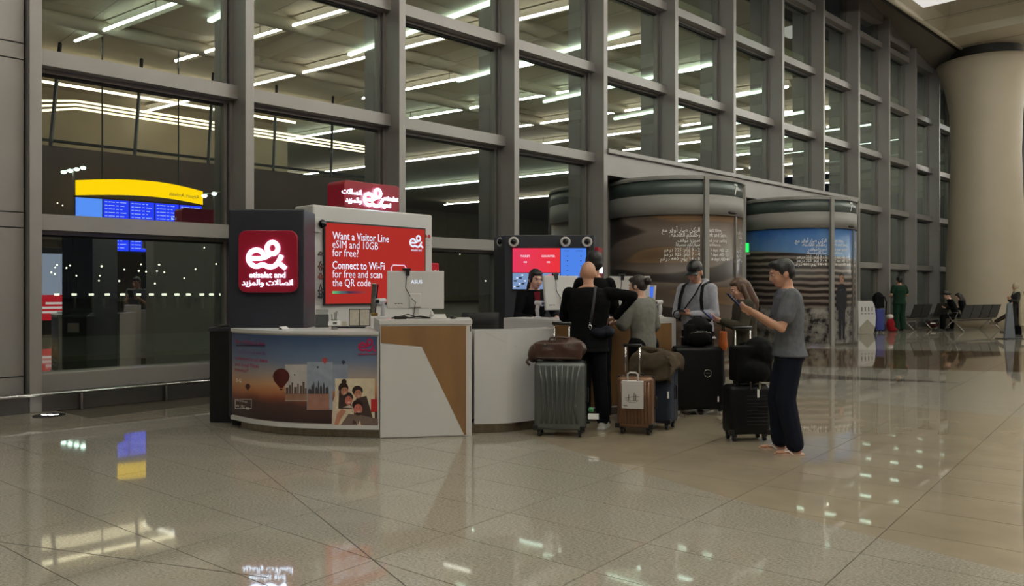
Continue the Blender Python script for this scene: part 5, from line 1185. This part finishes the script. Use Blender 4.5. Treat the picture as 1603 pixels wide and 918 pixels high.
# man in cap and hoodie
p5 = Vector((2.24, 9.62, 0))
hood = person('man in black cap and pale grey hoodie looking down at phone', p5, 2.42, 1.79, S_TAN, C_HOOD, C_BLACK, M_SHOEB, H_DBR, 'cap',
       {1: ((.25, .06, 1.12), (.07, .28, 1.13), (-.8, .5, .05), (0, -.4, .9)), -1: ((-.25, .06, 1.12), (-.07, .29, 1.12), (.8, .5, .05), (0, -.4, .9))}, lean=.03, head=(.12, .42), hem=.84, build=1.12, loose=.018)
def strap(t, pts, m, name, r=.017): MB().tube([Vector(p) for p in pts], r, 8, flat=.4).build(name, m, t, True)
M_WEB = cloth('black webbing', (18, 18, 20), .7)
for s in (-1, 1): strap(hood, [(s*.12, -.15, 1.40), (s*.13, -.04, 1.535), (s*.125, .115, 1.485), (s*.14, .185, 1.33), (s*.155, .185, 1.18), (s*.20, .08, 1.06)], M_WEB, 'backpack_strap', .022)
strap(hood, [(-.10, .10, 1.52), (-.06, .185, 1.38), (.06, .198, 1.22), (.18, .16, 1.06)], M_WEB, 'crossbody_strap', .013)
m = MB(); m.box((0, -.22, 1.22), (.26, .12, .34)); m.ell((0, -.24, 1.2), (.15, .09, .2)); blob('backpack', m, MATS['black nylon'], hood, .012, 3, .01)
m = MB(); cap(m, (-.07, -.07, 1.52), (.07, -.07, 1.52), .05, .05); cap(m, (-.09, -.03, 1.53), (-.07, .07, 1.49), .032, .026); cap(m, (.09, -.03, 1.53), (.07, .07, 1.49), .032, .026); m.ell((0, -.12, 1.46), (.10, .05, .09)); blob('hood', m, C_HOOD, hood, .010, 3, .008)
slab_phone('phone held low by man in hoodie', local(hood, (0, .36, 1.17)), rz(2.42) @ rx(-1.1), (.075, .010, .155))
m = thing('wrist_strap', 'round dark wrist strap hanging at hand of man in hoodie', 'strap', local(hood, (.11, .30, 1.14)), 2.42)
MB().tube([(.05*math.cos(a), .0, .05*math.sin(a)) for a in [2*PI*i/14 for i in range(14)]], .008, 6, closed=True).build('loop', M_BLK, m, True)
# woman in olive jacket
p6 = Vector((2.55, 8.72, 0))
wom = person('woman with long brown hair and dark olive jacket looking at phone', p6, 1.52, 1.575, S_PALE, C_OLIVE, C_BLACK, M_SHOEB, H_BRN, 'long',
       {-1: ((-.23, .08, 1.15), (-.10, .30, 1.22), (.3, .8, .3), (.5, -.2, .6)), 1: ((.23, .08, 1.15), (.10, .30, 1.22), (-.3, .8, .3), (-.5, -.2, .6))}, lean=.02, head=(.1, .40), hem=.72, build=1.02, loose=.03)
slab_phone('phone held by woman in olive jacket', local(wom, (0, .42, 1.16)), rz(1.52) @ rx(-.8), (.075, .010, .155))
b = thing('orange_bag', 'small orange bag between man in hoodie and woman in olive jacket', 'bag', (2.42, 9.15, .86)); m = MB(); m.box((0, 0, 0), (.07, .12, .20)); m.ell((0, 0, -.05), (.05, .08, .08)); blob('body', m, cloth('orange nylon', (196, 110, 60), .6), b, .012, 3, .01); MB().tube([(0, -.04, .1), (0, -.03, .24), (0, .03, .24), (0, .04, .1)], .008, 6).build('strap', M_WEB, b, True)
# staff member
p7 = Vector((.25, 10.25, 0))
st = person('staff member with tied dark hair in black jacket behind service counter', p7, PI+.42, 1.70, S_PALE, C_BLACK, C_DKTR, M_SHOEB, H_BLK, 'tied',
       {1: ((.27, .14, 1.12), (.20, .44, 1.12), (-.1, 1, -.02), (0, 0, -1)), -1: ((-.27, .16, 1.13), (-.15, .42, 1.13), (.2, 1, -.02), (0, 0, -1))}, lean=.08, head=(.0, .25), hem=.80, build=1.1, loose=.006)
MB().extr([(-.045, 0), (.045, 0), (.03, -.20), (0, -.27), (-.03, -.20)], (0, .165, 1.41), (1, 0, 0), (0, -.06, 1), (0, 1, .05), -.02, .006).build('shirt_front', C_MAROON, st)
# far people
gm = gp(1408, 518)
gman = person('man in bottle green T-shirt standing with back turned near far mullions', gm, .1, 1.86, S_TAN, C_GREEN, C_GREEN, M_SHOEB, H_BLK, 'short', {1: ((.27, .0, 1.16), (.20, .22, 1.12), (-.4, .8, 0), (0, 0, -1)), -1: ((-.27, .0, 1.16), (-.20, .22, 1.12), (.4, .8, 0), (0, 0, -1))}, sleeve='short', voxel=.014, build=1.15, loose=.02, face=False)
SEATL = {-1: ((-.10, .42, .50), (-.11, .44, .085), (-.04, 1)), 1: ((.10, .42, .50), (.12, .44, .085), (.04, 1))}
def seated(label, loc, rotz, H, sk, top, bot, shoe, hair, hst, **kw):
    return person(label, loc, rotz, H, sk, top, bot, shoe, hair, hst, kw.pop('arms', {1: ((.24, .12, .78), (.08, .34, .80), (-.5, .8, .2), (0, -.3, 1)), -1: ((-.24, .12, .78), (-.08, .34, .80), (.5, .8, .2), (0, -.3, 1))}),
                  kw.pop('legs', SEATL), pelvis=(0, 0, .56), voxel=.014, hem=.86, face=False, **kw)
# ================================================================== far end: benches, sitters, bin, luggage
M_SEAT = mat('black perforated seat', (30, 27, 25), .5, noise=(120, .4)); M_ALU = mat('cast aluminium', (150, 147, 140), .35, .7, noise=(6, .08))
def bench(label, loc, rotz, n, first_arm=True):
    t = thing('bench', label, 'bench', loc, rotz, 'tandem benches by the column')     # seats along local x, facing +y
    MB().span((-.05, -.03, .33), (n*.58+.05, .03, .39)).build('beam', M_ALU, t)
    for i in range(n):
        x = i*.58+.29
        MB().extr([(-.22, .42), (.25, .46), (.25, .49), (-.20, .455)], (x-.27, 0, 0), (0, 1, 0), (0, 0, 1), (1, 0, 0), 0, .54).build('seat', M_SEAT, t, bevel=.008)
        MB().extr([(-.24, .44), (-.20, .455), (-.36, .90), (-.40, .90)], (x-.27, 0, 0), (0, 1, 0), (0, 0, 1), (1, 0, 0), 0, .54).build('backrest', M_SEAT, t, bevel=.008)
    for x in (0.0, n*.58):
        for s in (-1, 1): MB().tube([(x, s*.02, .34), (x, s*.20, .16), (x, s*.36, .015)], .022, 8).build('leg', M_ALU, t, True)
        MB().tube([(x, -.04, .36), (x, -.16, .64), (x, .20, .64), (x, .05, .36)], .016, 8).build('arm_frame', M_ALU, t, True)
    return t
bA = gp(1415, 517); bench('shorter black bench nearest the green shirted man', bA, .60, 2)
bB = gp(1492, 519); bench('longer black bench in front of the column', bB, .55, 4)
bC = gp(1452, 512); bench('black bench behind the other two benches', bC, .60, 2)
q = bB+rz(.55) @ Vector((.29, .05, 0)); 
seated('seated person in black with black brimmed hat bent over phone', q, .55+.75, 1.72, S_PALE, C_BLACK, C_BLACK, M_SHOEB, H_BLK, 'hat', lean=.22, head=(0, .5))
q = bB+rz(.55) @ Vector((.87, .06, 0))
seated('seated person with dark curly hair beside the one in black hat', q, .55+.6, 1.66, S_PALE, C_BLACK, C_DKTR, M_SHOEB, H_DBR, 'long', lean=.16, head=(0, .4))
q = gp(1598, 520)
seated('seated person with crossed dark legs at right edge', q, 1.57, 1.74, S_OLIVE, cloth('dark brown coat', (48, 36, 30)), cloth('dark brown trousers', (40, 30, 26)), mat('brown leather shoes', (74, 52, 36), .4, noise=(20, .2)), H_BLK, 'short', legs={1: ((.0, .46, .56), (-.02, .86, .34), (.1, 1)), -1: ((-.10, .42, .50), (-.1, .56, .085), (-.04, 1))})
q = gp(1587, 527); q.x += .1
sc_ = person('standing person in beige headscarf and long beige shawl at right edge', q, 1.45, 1.62, S_OLIVE, cloth('dark grey dress', (52, 50, 48)), C_DKTR, M_SHOEB, C_BEIGE, 'scarf', {-1: ((-.22, .1, 1.14), (-.08, .22, 1.20), (.3, .3, .8), (.5, 0, 0)), 1: ((.22, .1, 1.14), (.08, .22, 1.20), (-.3, .3, .8), (-.5, 0, 0))}, voxel=.014, coat_len=.35, head=(0, .2))
m = MB(); m.add([], []); cap(m, (-.17, -.04, 1.42), (-.20, -.06, .42), .075, .10); cap(m, (.0, -.10, 1.40), (-.02, -.14, .42), .08, .11); blob('shawl', m, C_BEIGE, sc_, .014, 4, .008, k=.925)
t = thing('grey_barrier', 'tapered grey barrier board in front of person in headscarf', 'barrier', gp(1580, 531), .3)
MB().extr([(-.20, .02), (.20, .02), (.09, 1.0), (0, 1.05), (-.07, 1.0)], (0, 0, 0), (1, 0, 0), (0, 0, 1), (0, 1, 0), -.03, .03).build('board', mat('blue grey board', (98, 102, 110), .5, noise=(5, .06)), t, bevel=.01); MB().span((-.32, -.2, 0), (.32, .2, .02)).build('foot', M_BLK, t, bevel=.005)
# white recycling unit
t = thing('recycling_unit', 'white curved recycling unit with pointed grey base beside door', 'bin', gp(1357, 523), .35)
MB().extr([(-.33, 0), (.28, 0), (.36, .25), (.38, .55), (.33, .9), (.24, 1.05), (-.36, 1.05)], (0, 0, 0), (1, 0, 0), (0, 0, 1), (0, 1, 0), 0, .3).build('body', M_WHITE, t, bevel=.02)
MB().extr([(-.30, .02), (.27, .02), (.33, .22), (.02, .46), (-.30, .20)], (0, -.003, 0), (1, 0, 0), (0, 0, 1), (0, 1, 0), -.004, .01).build('pointed_base', mat('warm grey panel', (150, 143, 130), .5, noise=(4, .05)), t)
for i in range(4): 
    MB().span((-.22+.14*i, -.008, .72), (-.195+.14*i, .0, .86)).build('symbol', M_BLK, t); MB().span((-.235+.14*i, -.008, .63), (-.17+.14*i, .0, .65)).build('caption', M_BLK, t)
# luggage of the green man
g = gp(1375, 521); s6 = suitcase('upright blue suitcase standing beside white recycling unit', g, .3, .34, .22, .78, mat('royal blue fabric', (38, 48, 120), .7, noise=(20, .15)), 'none', 0, nr=0, wheel=MATS['pale grey wheel'])
b = thing('black_backpack', 'black backpack standing on the upright blue suitcase', 'backpack', on(s6, .79)); m = MB(); m.box((0, 0, .22), (.30, .2, .40)); m.ell((0, 0, .40), (.16, .11, .14)); blob('body', m, MATS['black nylon'], b, .016, 3, .02)
MB().tube([(.16, -.08, .40), (.22, -.1, .2), (.2, -.1, -.2)], .02, 6).build('strap', M_WEB, b, True)
b = thing('red_bag', 'red plush bag with white top on floor near green shirted man', 'bag', gp(1394, 519.5)); m = MB(); m.ell((0, 0, .25), (.14, .12, .22)); m.ell((.06, 0, .08), (.16, .10, .09)); blob('body', m, cloth('red plush', (130, 26, 34)), b, .016, 3, .03); m = MB(); m.ell((-.02, 0, .50), (.12, .10, .08)); blob('fluffy_top', m, cloth('white fleece', (200, 190, 186)), b, .016, 3, .03)
t = thing('white_shoes_box', 'low dark bag with white trim under the middle bench', 'bag', gp(1459, 514)); m = MB(); m.ell((0, 0, .12), (.22, .13, .12)); blob('body', m, cloth('dark red nylon', (60, 28, 28)), t, .016, 3, .02); MB().span((-.12, -.14, .17), (.06, -.12, .20)).build('white_trim', M_PRINT_W, t)
# floor light in front of the glass
t = thing('floor_uplight', 'round recessed floor light in front of glass wall', 'floor light', gp(77, 651)); t.location.z = .001
MB().lathe([(.001, 0), (.165, 0), (.165, .006), (.14, .008), (.001, .008)], seg=32).build('bezel', M_BLK, t)
for i in range(5): MB().lathe([(.001, .009), (.026, .009), (.026, .0095), (.001, .0095)], (-.075+.037*i, .02*(-1)**i, 0), 12).build('led', light_mat('uplight led', (1, .98, .92), 6.), t)
# red poster stand beyond the glass and office behind screen wall
t = thing('red_poster', 'red poster panel partly hidden behind the screen partition', 'poster', Vector((-1.22, 12.2, 0)), .0)
MB().tube([(-.05, .0, 0), (-.05, .0, 1.6)], .02, 8).build('post', M_BLK, t); MB().span((-.12, -.02, 1.58), (.10, .02, 1.84)).build('panel', mat('red poster', (170, 30, 44), .5, 0, (170, 20, 40), .3, noise=(5, .1)), t, bevel=.02); MB().span((-.25, -.15, 0), (.25, .15, .02)).build('foot', M_BLK, t)
lettering('poster_lettering', 'DATA', flat_frame((.02, -.024, 1.68), (1, 0, 0), (0, 0, 1), (0, -1, 0)), M_PRINT_W, t, size=.075, align='CENTER', bold=.02)
